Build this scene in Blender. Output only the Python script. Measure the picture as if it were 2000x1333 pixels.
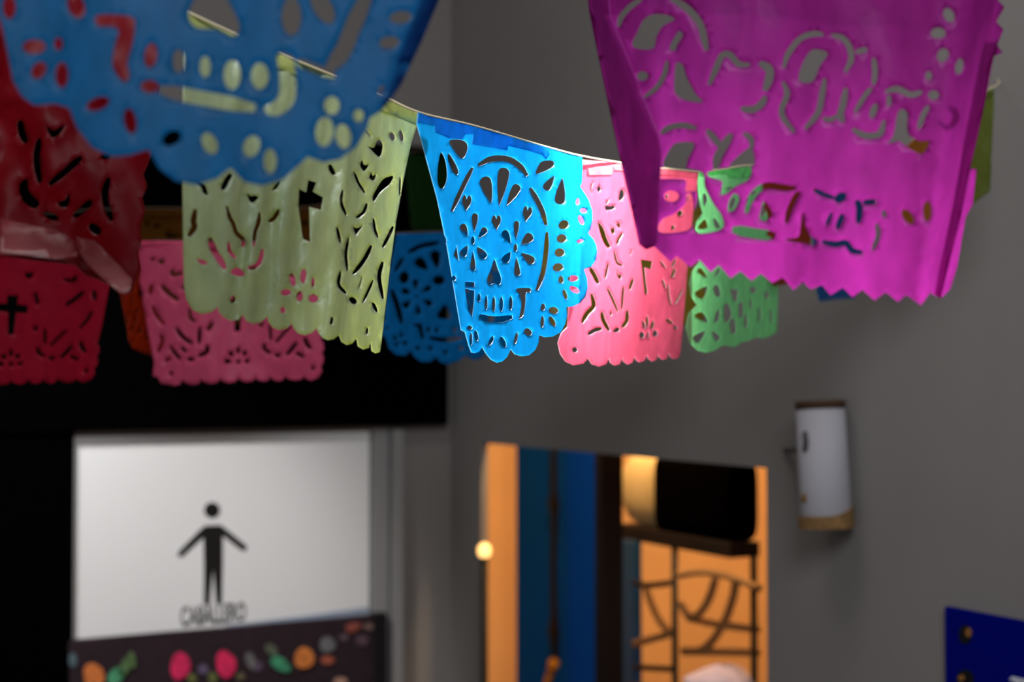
import bpy, bmesh, math, random
import numpy as np
from mathutils import Vector, Matrix, noise
from mathutils.geometry import delaunay_2d_cdt
random.seed(7)
S = bpy.context.scene
for o in list(bpy.data.objects): bpy.data.objects.remove(o)
COL = S.collection

# ------------------------------------------------------------------ camera, world, lights, exposure
F = 2000 * 50 / 36.0                      # focal length in pixels
CZ = 2.14                                 # camera height
PITCH = math.atan(73.5 / F)
camd = bpy.data.cameras.new('camera'); cam = bpy.data.objects.new('camera', camd); COL.objects.link(cam)
cam.location = (0, 0, CZ); cam.rotation_euler = (math.pi / 2 + PITCH, 0, 0)
camd.lens = 50; camd.sensor_width = 36; camd.sensor_fit = 'HORIZONTAL'; camd.clip_start = .02
camd.dof.use_dof = True; camd.dof.focus_distance = 1.24; camd.dof.aperture_fstop = 4.5
S.camera = cam

w = bpy.data.worlds.new('world'); S.world = w; w.use_nodes = True
w.node_tree.nodes['Background'].inputs[0].default_value = (1, .95, .92, 1)
w.node_tree.nodes['Background'].inputs[1].default_value = .145

def light(kind, name, loc, target, power, color, size=.3, **kw):
    d = bpy.data.lights.new(name, kind); o = bpy.data.objects.new(name, d); COL.objects.link(o)
    o.location = loc; d.energy = power; d.color = color
    if kind == 'AREA':
        d.shape = 'DISK'; d.size = size
    elif kind in ('SPOT', 'POINT'):
        d.shadow_soft_size = size
    for k, v in kw.items(): setattr(d, k, v)
    if target is not None:
        o.rotation_euler = (Vector(target) - Vector(loc)).to_track_quat('-Z', 'Y').to_euler()
    return o
# ceiling spot that strikes the middle of the front garland from behind and above
light('SPOT', 'garland_spot', (-.55, 2.55, 3.75), (.08, 1.38, 2.33), 600, (1, .97, .93), .06, spot_size=math.radians(20), spot_blend=.8)
# ceiling spot on the right that rakes down over the front of the same flags
light('SPOT', 'raking_spot', (1.05, .75, 3.7), (.085, 1.41, 2.375), 2000, (1, .97, .94), .03, spot_size=math.radians(10), spot_blend=1.0)
# added area light, high up behind the viewer, filling walls and flag fronts
light('AREA', 'front_fill', (.3, -.55, 3.35), (.65, 1.9, 1.75), 36, (.93, .97, 1), 1.1)
# added area light above the garlands, unseen, backlighting the flags
light('AREA', 'top_fill', (-.3, 1.7, 4.2), (0, 1.2, 2.2), 13, (1, .97, .95), 1.0)
# spot washing the white door
light('SPOT', 'door_wash', (-1.25, 2.1, 3.3), (-.95, 3.46, 1.80), 185, (1, .98, .97), .12, spot_size=math.radians(34), spot_blend=.8)

vs = S.view_settings
vs.view_transform = 'Standard'; vs.look = 'None'; vs.gamma = 1; vs.use_curve_mapping = False; vs.exposure = 0

# ------------------------------------------------------------------ frames of the place
CP, SP = math.cos(PITCH), math.sin(PITCH)
def P3(px, py, t):                        # point of the place at image pixel and depth
    x = (px - 1000) / F; y = (666.5 - py) / F
    return Vector((t * x, t * (CP - y * SP), CZ + t * (SP + y * CP)))
TH = math.radians(28)
DW = Vector((-math.sin(TH), math.cos(TH), 0))      # along the right wall, away from the viewer
NW = Vector((math.cos(TH), math.sin(TH), 0))       # through the right wall, away from the viewer
PW = 1.68
CORNER = Vector((-.168, (PW + .168 * math.cos(TH)) / math.sin(TH), 0))
CORNER = Vector((-.168, 3.895, 0))
PWC = CORNER.dot(NW)
def W(s, n, z): return CORNER - DW * s + NW * n + Vector((0, 0, z))
def B(s, m, z): return CORNER - NW * s - DW * m + Vector((0, 0, z))   # back wall: s to the left, m toward viewer
def wall_sz(px, py, n):                   # (s, z) of a pixel on the plane n parallel to the right wall
    d = P3(px, py, 1) - Vector((0, 0, CZ))
    t = (PWC + n) / d.dot(NW)
    p = Vector((0, 0, CZ)) + d * t
    return -(p - CORNER).dot(DW), p.z
def back_sz(px, py, m):
    d = P3(px, py, 1) - Vector((0, 0, CZ))
    t = (CORNER.dot(DW) - m) / d.dot(DW)
    p = Vector((0, 0, CZ)) + d * t
    return -(p - CORNER).dot(NW), p.z

# ------------------------------------------------------------------ materials
MATS = {}
def mat(name, col, rough=.7, metal=0, noise_s=0, noise_amt=0, bump=0, bump_s=200, spec=.3, emit=None, stretch=(1, 1, 1)):
    if name in MATS: return MATS[name]
    m = bpy.data.materials.new(name); m.use_nodes = True; nt = m.node_tree
    b = nt.nodes['Principled BSDF']
    b.inputs['Base Color'].default_value = (*col, 1); b.inputs['Roughness'].default_value = rough
    b.inputs['Metallic'].default_value = metal; b.inputs['Specular IOR Level'].default_value = spec
    tc = nt.nodes.new('ShaderNodeTexCoord'); mp = nt.nodes.new('ShaderNodeMapping')
    mp.inputs['Scale'].default_value = stretch; nt.links.new(tc.outputs['Object'], mp.inputs['Vector'])
    if noise_amt:
        n = nt.nodes.new('ShaderNodeTexNoise'); n.inputs['Scale'].default_value = noise_s; n.inputs['Detail'].default_value = 4
        nt.links.new(mp.outputs[0], n.inputs['Vector'])
        r = nt.nodes.new('ShaderNodeValToRGB')
        a = noise_amt
        r.color_ramp.elements[0].position = .3; r.color_ramp.elements[1].position = .7
        r.color_ramp.elements[0].color = (*[c * (1 - a) for c in col], 1); r.color_ramp.elements[1].color = (*[min(1, c * (1 + a)) for c in col], 1)
        nt.links.new(n.outputs['Fac'], r.inputs[0]); nt.links.new(r.outputs[0], b.inputs['Base Color'])
    if bump:
        n = nt.nodes.new('ShaderNodeTexNoise'); n.inputs['Scale'].default_value = bump_s; n.inputs['Detail'].default_value = 3
        nt.links.new(mp.outputs[0], n.inputs['Vector'])
        bp = nt.nodes.new('ShaderNodeBump'); bp.inputs['Strength'].default_value = bump; bp.inputs['Distance'].default_value = .002
        nt.links.new(n.outputs['Fac'], bp.inputs['Height']); nt.links.new(bp.outputs[0], b.inputs['Normal'])
    if emit:
        b.inputs['Emission Color'].default_value = (*emit[0], 1); b.inputs['Emission Strength'].default_value = emit[1]
    MATS[name] = m
    return m

def paper(name, refl, trans, tw=.55, gloss=.06, grough=.38, bump=.35):
    """thin coloured tissue: diffuse + translucent + a little sheen"""
    if name in MATS: return MATS[name]
    m = bpy.data.materials.new(name); m.use_nodes = True; nt = m.node_tree; nt.nodes.clear()
    N = nt.nodes.new
    out = N('ShaderNodeOutputMaterial'); tc = N('ShaderNodeTexCoord')
    fib = N('ShaderNodeTexNoise'); fib.inputs['Scale'].default_value = 90; fib.inputs['Detail'].default_value = 5
    mp = N('ShaderNodeMapping'); mp.inputs['Scale'].default_value = (1, 1, .45)
    nt.links.new(tc.outputs['Object'], mp.inputs['Vector']); nt.links.new(mp.outputs[0], fib.inputs['Vector'])
    def tint(c, a):
        r = N('ShaderNodeValToRGB'); r.color_ramp.elements[0].position = .3; r.color_ramp.elements[1].position = .72
        r.color_ramp.elements[0].color = (*[x * (1 - a) for x in c], 1); r.color_ramp.elements[1].color = (*[min(1, x * (1 + a)) for x in c], 1)
        nt.links.new(fib.outputs['Fac'], r.inputs[0]); return r.outputs[0]
    bp = N('ShaderNodeBump'); bp.inputs['Strength'].default_value = bump; bp.inputs['Distance'].default_value = .003
    nt.links.new(fib.outputs['Fac'], bp.inputs['Height'])
    d = N('ShaderNodeBsdfDiffuse'); nt.links.new(tint(refl, .10), d.inputs['Color']); nt.links.new(bp.outputs[0], d.inputs['Normal'])
    t = N('ShaderNodeBsdfTranslucent'); nt.links.new(tint(trans, .16), t.inputs['Color'])
    g = N('ShaderNodeBsdfGlossy'); g.inputs['Roughness'].default_value = grough; g.inputs['Color'].default_value = (1, 1, 1, 1); nt.links.new(bp.outputs[0], g.inputs['Normal'])
    m1 = N('ShaderNodeMixShader'); m1.inputs[0].default_value = tw; nt.links.new(d.outputs[0], m1.inputs[1]); nt.links.new(t.outputs[0], m1.inputs[2])
    m2 = N('ShaderNodeMixShader'); m2.inputs[0].default_value = gloss; nt.links.new(m1.outputs[0], m2.inputs[1]); nt.links.new(g.outputs[0], m2.inputs[2])
    nt.links.new(m2.outputs[0], out.inputs['Surface'])
    MATS[name] = m
    return m

# ------------------------------------------------------------------ mesh helpers
def link(name, me, m, parent=None):
    o = bpy.data.objects.new(name, me); COL.objects.link(o)
    if m is not None:
        for x in (m if isinstance(m, (list, tuple)) else [m]): me.materials.append(x)
    if parent: o.parent = parent
    return o
def tag(o, label=None, cat=None, group=None, kind=None):
    if label: o['label'] = label
    if cat: o['category'] = cat
    if group: o['group'] = group
    if kind: o['kind'] = kind
    return o
def empty(name, loc):
    o = bpy.data.objects.new(name, None); COL.objects.link(o); o.location = loc; o.empty_display_size = .05
    return o
def mesh(name, vs_, fs, m, parent=None, smooth=False, bevel=0):
    off = Vector(parent.location) if parent is not None and parent.type == 'EMPTY' else (parent_off(parent) if parent is not None else Vector())
    me = bpy.data.meshes.new(name); me.from_pydata([tuple(Vector(v) - off) for v in vs_], [], fs); me.update()
    bm = bmesh.new(); bm.from_mesh(me); bmesh.ops.recalc_face_normals(bm, faces=bm.faces)
    if bevel: bmesh.ops.bevel(bm, geom=list(bm.edges), offset=bevel, segments=2, affect='EDGES', profile=.7)
    bm.to_mesh(me); bm.free()
    if smooth:
        for p in me.polygons: p.use_smooth = True
    return link(name, me, m, parent)
def parent_off(p):
    v = Vector()
    while p is not None: v += Vector(p.location); p = p.parent
    return v
def prism(name, frame, poly, d0, d1, m, parent=None, bevel=0):
    """polygon in (s, z) of a wall frame, extruded along the frame's depth"""
    n = len(poly)
    v = [frame(s, d0, z) for s, z in poly] + [frame(s, d1, z) for s, z in poly]
    f = [tuple(range(n)), tuple(range(2 * n - 1, n - 1, -1))] + [(i, (i + 1) % n, n + (i + 1) % n, n + i) for i in range(n)]
    return mesh(name, v, f, m, parent, bevel=bevel)
def box(name, frame, s0, s1, d0, d1, z0, z1, m, parent=None, bevel=0):
    return prism(name, frame, [(s0, z0), (s1, z0), (s1, z1), (s0, z1)], d0, d1, m, parent, bevel)
def tube(name, pts, r, m, parent=None, seg=8, closed=False):
    pts = [Vector(p) for p in pts]; n = len(pts); rr = r if isinstance(r, (list, tuple)) else [r] * n
    v, f = [], []; up = None
    for i, p in enumerate(pts):
        d = (pts[min(i + 1, n - 1)] - pts[max(i - 1, 0)]).normalized()
        if up is None: up = Vector((0, 0, 1)) if abs(d.z) < .9 else Vector((1, 0, 0))
        a = d.cross(up).normalized(); b = a.cross(d).normalized(); up = b
        for k in range(seg):
            an = 2 * math.pi * k / seg; v.append(p + (a * math.cos(an) + b * math.sin(an)) * rr[i])
    for i in range(n - 1):
        for k in range(seg): f.append((i * seg + k, i * seg + (k + 1) % seg, (i + 1) * seg + (k + 1) % seg, (i + 1) * seg + k))
    f.append(tuple(range(seg - 1, -1, -1))); f.append(tuple(range((n - 1) * seg, n * seg)))
    return mesh(name, v, f, m, parent, smooth=True)
def lathe(name, origin, axis, prof, m, parent=None, seg=32, wob=0):
    """prof: (distance along axis, radius)"""
    axis = Vector(axis).normalized(); a = axis.orthogonal().normalized(); b = axis.cross(a); origin = Vector(origin)
    v, f = [], []
    for h, r in prof:
        for k in range(seg):
            an = 2 * math.pi * k / seg
            v.append(origin + axis * h + (a * math.cos(an) + b * math.sin(an)) * r * (1 + wob * math.sin(3 * an + h * 30)))
    for i in range(len(prof) - 1):
        for k in range(seg): f.append((i * seg + k, i * seg + (k + 1) % seg, (i + 1) * seg + (k + 1) % seg, (i + 1) * seg + k))
    f.append(tuple(range(seg - 1, -1, -1))); f.append(tuple(range((len(prof) - 1) * seg, len(prof) * seg)))
    return mesh(name, v, f, m, parent, smooth=True)

# ------------------------------------------------------------------ 2-D cut shapes
def cat_open(pts, n=6):
    p = [np.array(q, float) for q in pts]
    if len(p) == 2: return [p[0] + (p[1] - p[0]) * i / n for i in range(n + 1)]
    p = [2 * p[0] - p[1]] + p + [2 * p[-1] - p[-2]]; out = []
    for i in range(1, len(p) - 2):
        for k in range(n):
            t = k / n; a, b, c, d = p[i - 1], p[i], p[i + 1], p[i + 2]
            out.append(.5 * (2 * b + (c - a) * t + (2 * a - 5 * b + 4 * c - d) * t * t + (3 * b - a - 3 * c + d) * t ** 3))
    out.append(p[-2]); return out
def cat_closed(pts, n=4):
    p = [np.array(q, float) for q in pts]; m = len(p); out = []
    for i in range(m):
        a, b, c, d = p[i - 1], p[i], p[(i + 1) % m], p[(i + 2) % m]
        for k in range(n):
            t = k / n
            out.append(.5 * (2 * b + (c - a) * t + (2 * a - 5 * b + 4 * c - d) * t * t + (3 * b - a - 3 * c + d) * t ** 3))
    return out
def eE(cx, cy, rx, ry, ang=0, n=18):
    a = math.radians(ang); c, s = math.cos(a), math.sin(a)
    return [np.array((cx + rx * math.cos(q) * c - ry * math.sin(q) * s, cy + rx * math.cos(q) * s + ry * math.sin(q) * c)) for q in [2 * math.pi * k / n for k in range(n)]]
def eD(x0, y0, x1, y1, wd):
    """drop with its point at 0 and its round end around 1"""
    p0 = np.array((x0, y0), float); p1 = np.array((x1, y1), float); d = p1 - p0; L = np.hypot(*d); d /= L; nrm = np.array((-d[1], d[0])); r = wd / 2
    right, left = [], []
    for k in range(9):
        t = k / 8; h = L * t; ww = r * math.sin(math.pi / 2 * t) ** .95
        right.append(p0 + d * h + nrm * ww); left.append(p0 + d * h - nrm * ww)
    capp = [p1 + nrm * r * math.cos(q) + d * r * .8 * math.sin(q) for q in [math.pi * k / 8 for k in range(1, 8)]]
    return right + capp + left[:0:-1]
def eS(pts, wd):
    c = cat_open(pts); n = len(c); L, R = [], []
    for i, p in enumerate(c):
        d = c[min(i + 1, n - 1)] - c[max(i - 1, 0)]; d = d / (np.hypot(*d) + 1e-9); nn = np.array((-d[1], d[0]))
        t = i / (n - 1); ww = wd / 2 * min(1, .55 + 2.2 * min(t, 1 - t))
        L.append(p + nn * ww); R.append(p - nn * ww)
    return L + R[::-1]
def eP(pts): return cat_closed(pts)
def eQ(pts): return [np.array(p, float) for p in pts]
def eH(cx, cy, sx, sy, ang=0):
    out = []; a = math.radians(ang); c, s = math.cos(a), math.sin(a)
    for k in range(22):
        q = 2 * math.pi * k / 22; x = 16 * math.sin(q) ** 3 / 16; y = -(13 * math.cos(q) - 5 * math.cos(2 * q) - 2 * math.cos(3 * q) - math.cos(4 * q)) / 15
        x *= sx / 2; y *= sy / 2; out.append(np.array((cx + x * c - y * s, cy + x * s + y * c)))
    return out
FN = {'E': eE, 'D': eD, 'S': eS, 'P': eP, 'Q': eQ, 'H': eH}
def shapes(items, sc, ox, oy):
    out = []
    for it in items:
        out.append([np.array((p[0] / sc + ox, p[1] / sc + oy)) for p in FN[it[0]](*it[1:])])
    return out
def tp(pts, sc, ox, oy): return [np.array((x / sc + ox, y / sc + oy)) for x, y in pts]
def lobes(notches, depth, side=1, n=7):
    """scalloped line through the notches; lobes bulge to the right of the walking direction when side = 1"""
    out = []
    for a, b in zip(notches[:-1], notches[1:]):
        a = np.array(a, float); b = np.array(b, float); d = b - a; nn = np.array((-d[1], d[0])) / (np.hypot(*d) + 1e-9)
        for k in range(n):
            t = k / n; out.append(a + d * t + nn * depth * side * math.sin(math.pi * t) ** .6)
    out.append(np.array(notches[-1], float)); return out

def inside(poly, pts):
    x, y = pts[:, 0], pts[:, 1]; r = np.zeros(len(pts), bool); n = len(poly)
    for i in range(n):
        x0, y0 = poly[i - 1]; x1, y1 = poly[i]
        c = ((y0 > y) != (y1 > y))
        with np.errstate(divide='ignore', invalid='ignore'):
            xi = (x1 - x0) * (y - y0) / (y1 - y0) + x0
        r ^= c & (x < xi)
    return r

def sheet_mesh(outer, holes, grid):
    vs_, es = [], []
    def addp(poly):
        b = len(vs_); n = len(poly)
        for p in poly: vs_.append(Vector((float(p[0]), float(p[1]))))
        for i in range(n): es.append((b + i, b + (i + 1) % n))
    addp(outer)
    for h in holes: addp(h)
    O = np.array(outer); x0, y0 = O.min(0); x1, y1 = O.max(0)
    gx = np.arange(x0 + grid / 2, x1, grid); gy = np.arange(y0 + grid / 2, y1, grid)
    G = np.array([(a + (grid / 2 if j % 2 else 0) + random.uniform(-.1, .1) * grid, b + random.uniform(-.1, .1) * grid) for j, b in enumerate(gy) for a in gx])
    keep = inside(O, G)
    for h in holes: keep &= ~inside(np.array(h), G)
    for p in G[keep]: vs_.append(Vector((float(p[0]), float(p[1]))))
    r = delaunay_2d_cdt(vs_, es, [], 0, 1e-4)
    V = np.array([(v.x, v.y) for v in r[0]]); T = np.array([f for f in r[2] if len(f) == 3])
    cen = V[T].mean(1); keep = inside(O, cen)
    for h in holes: keep &= ~inside(np.array(h), cen)
    T = T[keep]; used = np.unique(T); remap = -np.ones(len(V), int); remap[used] = np.arange(len(used))
    return V[used], remap[T]

def plane_depth(a, b, c):
    A = np.array([[1, a[0], a[1]], [1, b[0], b[1]], [1, c[0], c[1]]], float); k = np.linalg.solve(A, np.array([1 / a[2], 1 / b[2], 1 / c[2]]))
    return lambda x, y: 1 / (k[0] + k[1] * x + k[2] * y)
def fbm(x, y, s, seed, oct=3):
    v = 0; a = 1
    for i in range(oct):
        v += a * noise.noise(Vector((x / s, y / s, seed + i * 7.3))); s /= 2.1; a *= .5
    return v

def build_sheet(name, parent, outer, holes, depth, m, rim_m, grid=14, off=0, rim=.00035):
    V, T = sheet_mesh(outer, holes, grid)
    o3 = [P3(x, y, depth(x, y) + off) for x, y in V]
    c = parent_off(parent)
    bm = bmesh.new(); bv = [bm.verts.new(p - c) for p in o3]
    for t in T:
        try: f = bm.faces.new([bv[i] for i in t]); f.smooth = True
        except ValueError: pass
    camp = Vector((0, 0, CZ)) - c
    bm.normal_update()
    for f in bm.faces:
        if f.normal.dot(camp - f.calc_center_median()) < 0: f.normal_flip()
    if rim:
        be = [e for e in bm.edges if e.is_boundary]
        bvs = {v for e in be for v in e.verts}; back = {}
        bm.normal_update()
        for v in bvs: back[v] = bm.verts.new(v.co - v.normal * rim)
        for e in be:
            a, b = e.verts
            f = bm.faces.new((a, b, back[b], back[a])); f.material_index = 1  # pale cut edge, its colour lightened further for edge highlights
    me = bpy.data.meshes.new(name); bm.to_mesh(me); bm.free()
    return link(name, me, [m, rim_m], parent)

FLAGS = []
def flag(name, label, outer, holes, depth, m, rim_m, group, top, grid=14, hem=None, hem_m=None, flaps=(), rim=.00035):
    """a paper flag: sheet with cut-outs, folded hem and folded-over flaps"""
    c = P3(*top[len(top) // 2], depth(*top[len(top) // 2])) if len(top) % 2 else (P3(*top[0], depth(*top[0])) + P3(*top[-1], depth(*top[-1]))) / 2
    e = empty(name, c); tag(e, label, 'paper flag', group)
    build_sheet('sheet', e, outer, holes, depth, m, rim_m, grid, rim=rim)
    if hem: 
        build_sheet('hem', e, hem, [], depth, hem_m or m, rim_m, grid, off=-.0016, rim=.0003)
    for i, (nm, poly, off, *fm) in enumerate(flaps):
        dd = off if callable(off) else (lambda x, y, o=off: depth(x, y) + o)
        build_sheet(nm, e, poly, [], dd, fm[0] if fm else m, rim_m, grid, rim=.0003)
    return e
def string(label, pts, m, group=None, r=.0009):
    c = cat_open([np.array(p) for p in pts], 8)
    o = tube('string', [Vector(p) for p in c], r, m)
    tag(o, label, 'string', group); return o

# ================================================================== THE SETTING
wallm = mat('grey plaster', (.235, .22, .212), .85, noise_s=2.2, noise_amt=.05, bump=.25, bump_s=60)
blackm = mat('black painted boards', (.0008, .0008, .0009), .95, noise_s=40, noise_amt=.3, stretch=(1, 1, 6), spec=.0)
trimm = mat('grey frame paint', (.27, .27, .27), .55)
floorm = mat('grey floor tile', (.16, .15, .14), .6, noise_s=5, noise_amt=.2)
warmm = mat('orange lit plaster', (.75, .50, .26), .85, noise_s=3, noise_amt=.06)

def floor_poly():
    a, b, c, d = B(3.2, 0, 0), W(0, 0, 0), W(6.5, 0, 0), B(3.2, 6.5, 0)
    v = [a, b, c, d] + [p - Vector((0, 0, .1)) for p in (a, b, c, d)]
    return mesh('floor', v, [(0, 1, 2, 3), (7, 6, 5, 4), (0, 4, 5, 1), (1, 5, 6, 2), (2, 6, 7, 3), (3, 7, 4, 0)], floorm)
tag(floor_poly(), kind='structure')
sL, zL = wall_sz(940, 868, 0); sR, zR = wall_sz(1497, 912, 0); DT = (zL + zR) / 2
wr = prism('wall_right', W, [(-.0, 0), (sL, 0), (sL, DT), (sR, DT), (sR, 0), (6.5, 0), (6.5, 3.6), (-.0, 3.6)], 0, .02, wallm); tag(wr, kind='structure')
wb = box('wall_back', B, -.09, 3.2, -.12, 0, 0, 3.6, wallm); tag(wb, kind='structure')

# black boarding above and left of the white door
d0, zt0 = back_sz(722, 836, .012); d1, zt1 = back_sz(145, 856, .012); ZT = (zt0 + zt1) / 2
sB0, _ = back_sz(876, 600, .045); _, zb = back_sz(400, 250, .045)
tag(box('trim_1', B, sB0, 3.2, 0, .045, ZT + .012, zb, blackm), kind='structure', label='black boarding above the white door')
tag(box('trim_2', B, d1 + .003, 3.2, 0, .03, 0, ZT + .012, blackm), kind='structure', label='black boarding left of the white door')
tag(box('trim_3', B, d0 - .052, d0 - .006, 0, .022, 0, ZT, trimm, bevel=.003), kind='structure', label='grey door jamb')
tag(box('trim_4', B, d0 - .09, d0 - .058, 0, .034, 0, ZT, trimm, bevel=.003), kind='structure', label='grey outer door moulding')
tag(box('trim_5', B, d0 - .09, d1, 0, .016, ZT - .001, ZT + .011, mat('brown lintel', (.16, .13, .11), .7)), kind='structure', label='thin brown strip over the door')

# white door with painted man and lettering
whitem = mat('white door paint', (.80, .80, .80), .42, bump=.08, bump_s=6, spec=.4)
inkm = mat('black ink', (.008, .006, .006), .6)
door = empty('door_1', B((d0 + d1) / 2, 0, 0)); tag(door, 'white door with a black man pictogram', kind='structure')
box('leaf', B, d0, d1, .002, .012, .05, ZT - .004, whitem, door, bevel=.0015)
def bpx(x, y, m=.0145):
    s, z = back_sz(x, y, m); return s, z
def decal(name, poly, m_, parent, m0=.012, m1=.0132): return prism(name, B, [back_sz(x, y, m0) for x, y in poly], m0, m1, m_, parent)
man = empty('pictogram', (0, 0, 0)); man.parent = door
man.location = (0, 0, 0)
def decal2(name, poly): return decal(name, poly, inkm, door)
bpy.data.objects.remove(man)
hd = decal2('pictogram_head', [(414 + 15.5 * math.cos(a), 997 + 15.5 * math.sin(a)) for a in [2 * math.pi * k / 24 for k in range(24)]])
decal2('pictogram_body', [(401, 1027), (431, 1026), (440, 1033), (483, 1068), (478, 1078), (468, 1073), (435, 1047), (435, 1100), (433, 1180), (422, 1180), (416, 1112), (409, 1182), (398, 1182), (398, 1100), (397, 1050), (356, 1088), (347, 1088), (349, 1078), (392, 1034)])
def lettering(name, text, origin, ex, ey, size, m_, parent, extr=.0006, shear=0):
    cu = bpy.data.curves.new('txt', 'FONT'); cu.body = text; cu.size = 1; cu.align_x = 'CENTER'; cu.shear = shear; cu.extrude = 0; cu.offset = .022; cu.space_character = 1.0
    ob = bpy.data.objects.new('txt', cu); COL.objects.link(ob)
    me = bpy.data.meshes.new_from_object(ob.evaluated_get(bpy.context.evaluated_depsgraph_get()))
    bpy.data.objects.remove(ob)
    ex, ey = Vector(ex), Vector(ey); n = ex.cross(ey).normalized(); c = parent_off(parent)
    for v in me.vertices: v.co = Vector(origin) + ex * v.co.x * size[0] + ey * v.co.y * size[1] + n * extr - c
    me.name = name
    return link(name, me, m_, parent)
a = B(*[back_sz(346, 1224, .0125)[0]], .0125, back_sz(346, 1224, .0125)[1]); b_ = B(back_sz(486, 1212, .0125)[0], .0125, back_sz(486, 1212, .0125)[1])
ex = (b_ - a).normalized()
wd = (b_ - a).length
lettering('lettering', 'CABALLERO', (a + b_) / 2, ex, (0, 0, 1), (wd / 6.05, .066), mat('grey ink', (.02, .018, .018), .6), door)
# blue-grey strip painting the shade along the lower edge of the white area
decal('edge_shade', [(440, 1222), (600, 1203), (719, 1186), (719, 1200), (600, 1212), (440, 1228)], mat('blue grey shade', (.30, .36, .46), .5), door)

# flowered dark cloth fixed across the lower door
c0, cz0 = back_sz(757, 1205, .05); c1, cz1 = back_sz(137, 1250, .05); cz = (cz0 + cz1) / 2
cloth = empty('flowered_cloth', B((c0 + c1) / 2, .05, .6)); tag(cloth, 'dark plum cloth printed with bright flowers below the white door sign', 'cloth')
plum = mat('plum cloth', (.022, .011, .016), .9, noise_s=30, noise_amt=.2, bump=.2, bump_s=150)
def cloth_mesh():
    nx, nz = 60, 24; v, f = [], []
    for j in range(nz + 1):
        for i in range(nx + 1):
            s = c0 + .035 + (c1 - c0 - .035) * i / nx; z = cz - .9 * j / nz
            v.append(B(s, .045 + .004 * math.sin(s * 26) * (j / nz + .1), z + .0025 * math.sin(s * 17)))
    for j in range(nz):
        for i in range(nx): k = j * (nx + 1) + i; f.append((k, k + 1, k + nx + 2, k + nx + 1))
    return mesh('cloth_front', v, f, plum, cloth, smooth=True)
cloth_mesh()
box('shaded_side', B, c0, c0 + .037, .013, .048, cz - .9, cz + .004, mat('shaded cloth side', (.005, .004, .005), .9), cloth, bevel=.002)  # side of the cloth; its shadow is put into the black colour
box('top_rail', B, c0 + .03, c1, .013, .043, cz - .03, cz - .002, plum, cloth)
PR = [('E', 183, 1322, 20, 27, -10, (.60, .17, .04)), ('E', 245, 1302, 9, 26, 30, (.09, .16, .06)), ('E', 258, 1290, 6, 18, -10, (.10, .17, .06)), ('E', 226, 1322, 12, 22, 40, (.06, .26, .13)),
      ('E', 352, 1302, 19, 27, 8, (.62, .02, .10)), ('E', 441, 1298, 19, 27, -10, (.66, .02, .10)), ('E', 397, 1308, 9, 11, 0, (.12, .09, .16)), ('E', 375, 1326, 8, 10, 10, (.14, .15, .04)), ('E', 415, 1324, 8, 12, -10, (.12, .13, .04)),
      ('E', 490, 1292, 8, 20, -20, (.14, .14, .14)), ('E', 503, 1302, 8, 12, 0, (.09, .06, .10)), ('E', 530, 1270, 14, 9, 40, (.10, .12, .08)), ('E', 548, 1298, 22, 12, 35, (.05, .27, .14)),
      ('E', 594, 1286, 19, 21, 20, (.62, .19, .04)), ('E', 640, 1260, 15, 15, 0, (.15, .15, .16)), ('E', 640, 1290, 12, 9, 0, (.36, .09, .05)), ('E', 690, 1226, 16, 9, -15, (.28, .07, .05)), ('E', 707, 1252, 12, 12, 0, (.09, .05, .07)),
      ('E', 142, 1290, 7, 16, 0, (.08, .12, .14)), ('E', 672, 1246, 8, 8, 0, (.11, .07, .09)), ('E', 665, 1332, 12, 9, 0, (.42, .24, .18)), ('E', 720, 1225, 9, 7, 0, (.2, .12, .1)), ('E', 470, 1322, 8, 8, 0, (.12, .10, .05))]
for i, q in enumerate(PR):
    cx, cy, rx, ry, an, colr = q[1:]
    pts = []
    for k in range(16):
        t = 2 * math.pi * k / 16; r = 1 + (.05 * math.cos(3 * t) if rx > 12 else .1 * math.cos(2 * t)); a_ = math.radians(an)
        x = rx * r * math.cos(t); y = ry * r * math.sin(t); pts.append((cx + x * math.cos(a_) - y * math.sin(a_), cy + x * math.sin(a_) + y * math.cos(a_)))
    prism('printed_leaf' if colr[1] > colr[0] else 'printed_flower', B, [back_sz(x, y, .05) for x, y in pts], .0495, .0505, mat('print %d' % i, colr, .8, noise_s=60, noise_amt=.3), cloth)

# ------------------------------------------------------------------ lit room behind the doorway
tag(box('wall_far', W, -1.6, -1.5, .02, 2.6, 0, 2.7, warmm), kind='structure')
tag(box('wall_inner', W, -1.6, 4.2, 2.6, 2.7, 0, 2.7, warmm), kind='structure')
tag(box('ceiling', W, -1.6, 4.2, .02, 2.7, 2.7, 2.78, mat('pale ceiling', (.6, .45, .3), .9)), kind='structure')
tag(box('floor_inner', W, -1.6, 4.2, .0, 2.7, -.1, 0, floorm), kind='structure')
tag(box('wall_partition', W, -1.6, -.0, .0, .02, 0, 2.7, warmm), kind='structure')
lp = empty('pendant_lamp', W(.55, .12, 2.54)); tag(lp, 'warm bulb pendant hanging in the room behind the doorway', 'lamp')
lathe('bulb', W(.55, .12, 2.50), (0, 0, 1), [(-.04, .004), (-.03, .02), (0, .03), (.025, .02), (.05, .012)], mat('warm glass', (1, .8, .5), .4, emit=((1, .62, .25), 20)), lp)
tube('cord', [W(.55, .12, 2.54), W(.55, .12, 2.7)], .004, inkm, lp)
light('POINT', 'pendant_light', W(.55, .12, 2.42), None, 26, (1, .63, .30), .04)
light('POINT', 'deep_room_light', W(.05, 1.7, 2.35), None, 58, (1, .60, .27), .08)

def wp(px, py, n): s, z = wall_sz(px, py, n); return W(s, n, z)
darkwood = mat('dark brown wood', (.010, .004, .0025), .7, noise_s=20, noise_amt=.3, stretch=(1, 1, .1))
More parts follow.
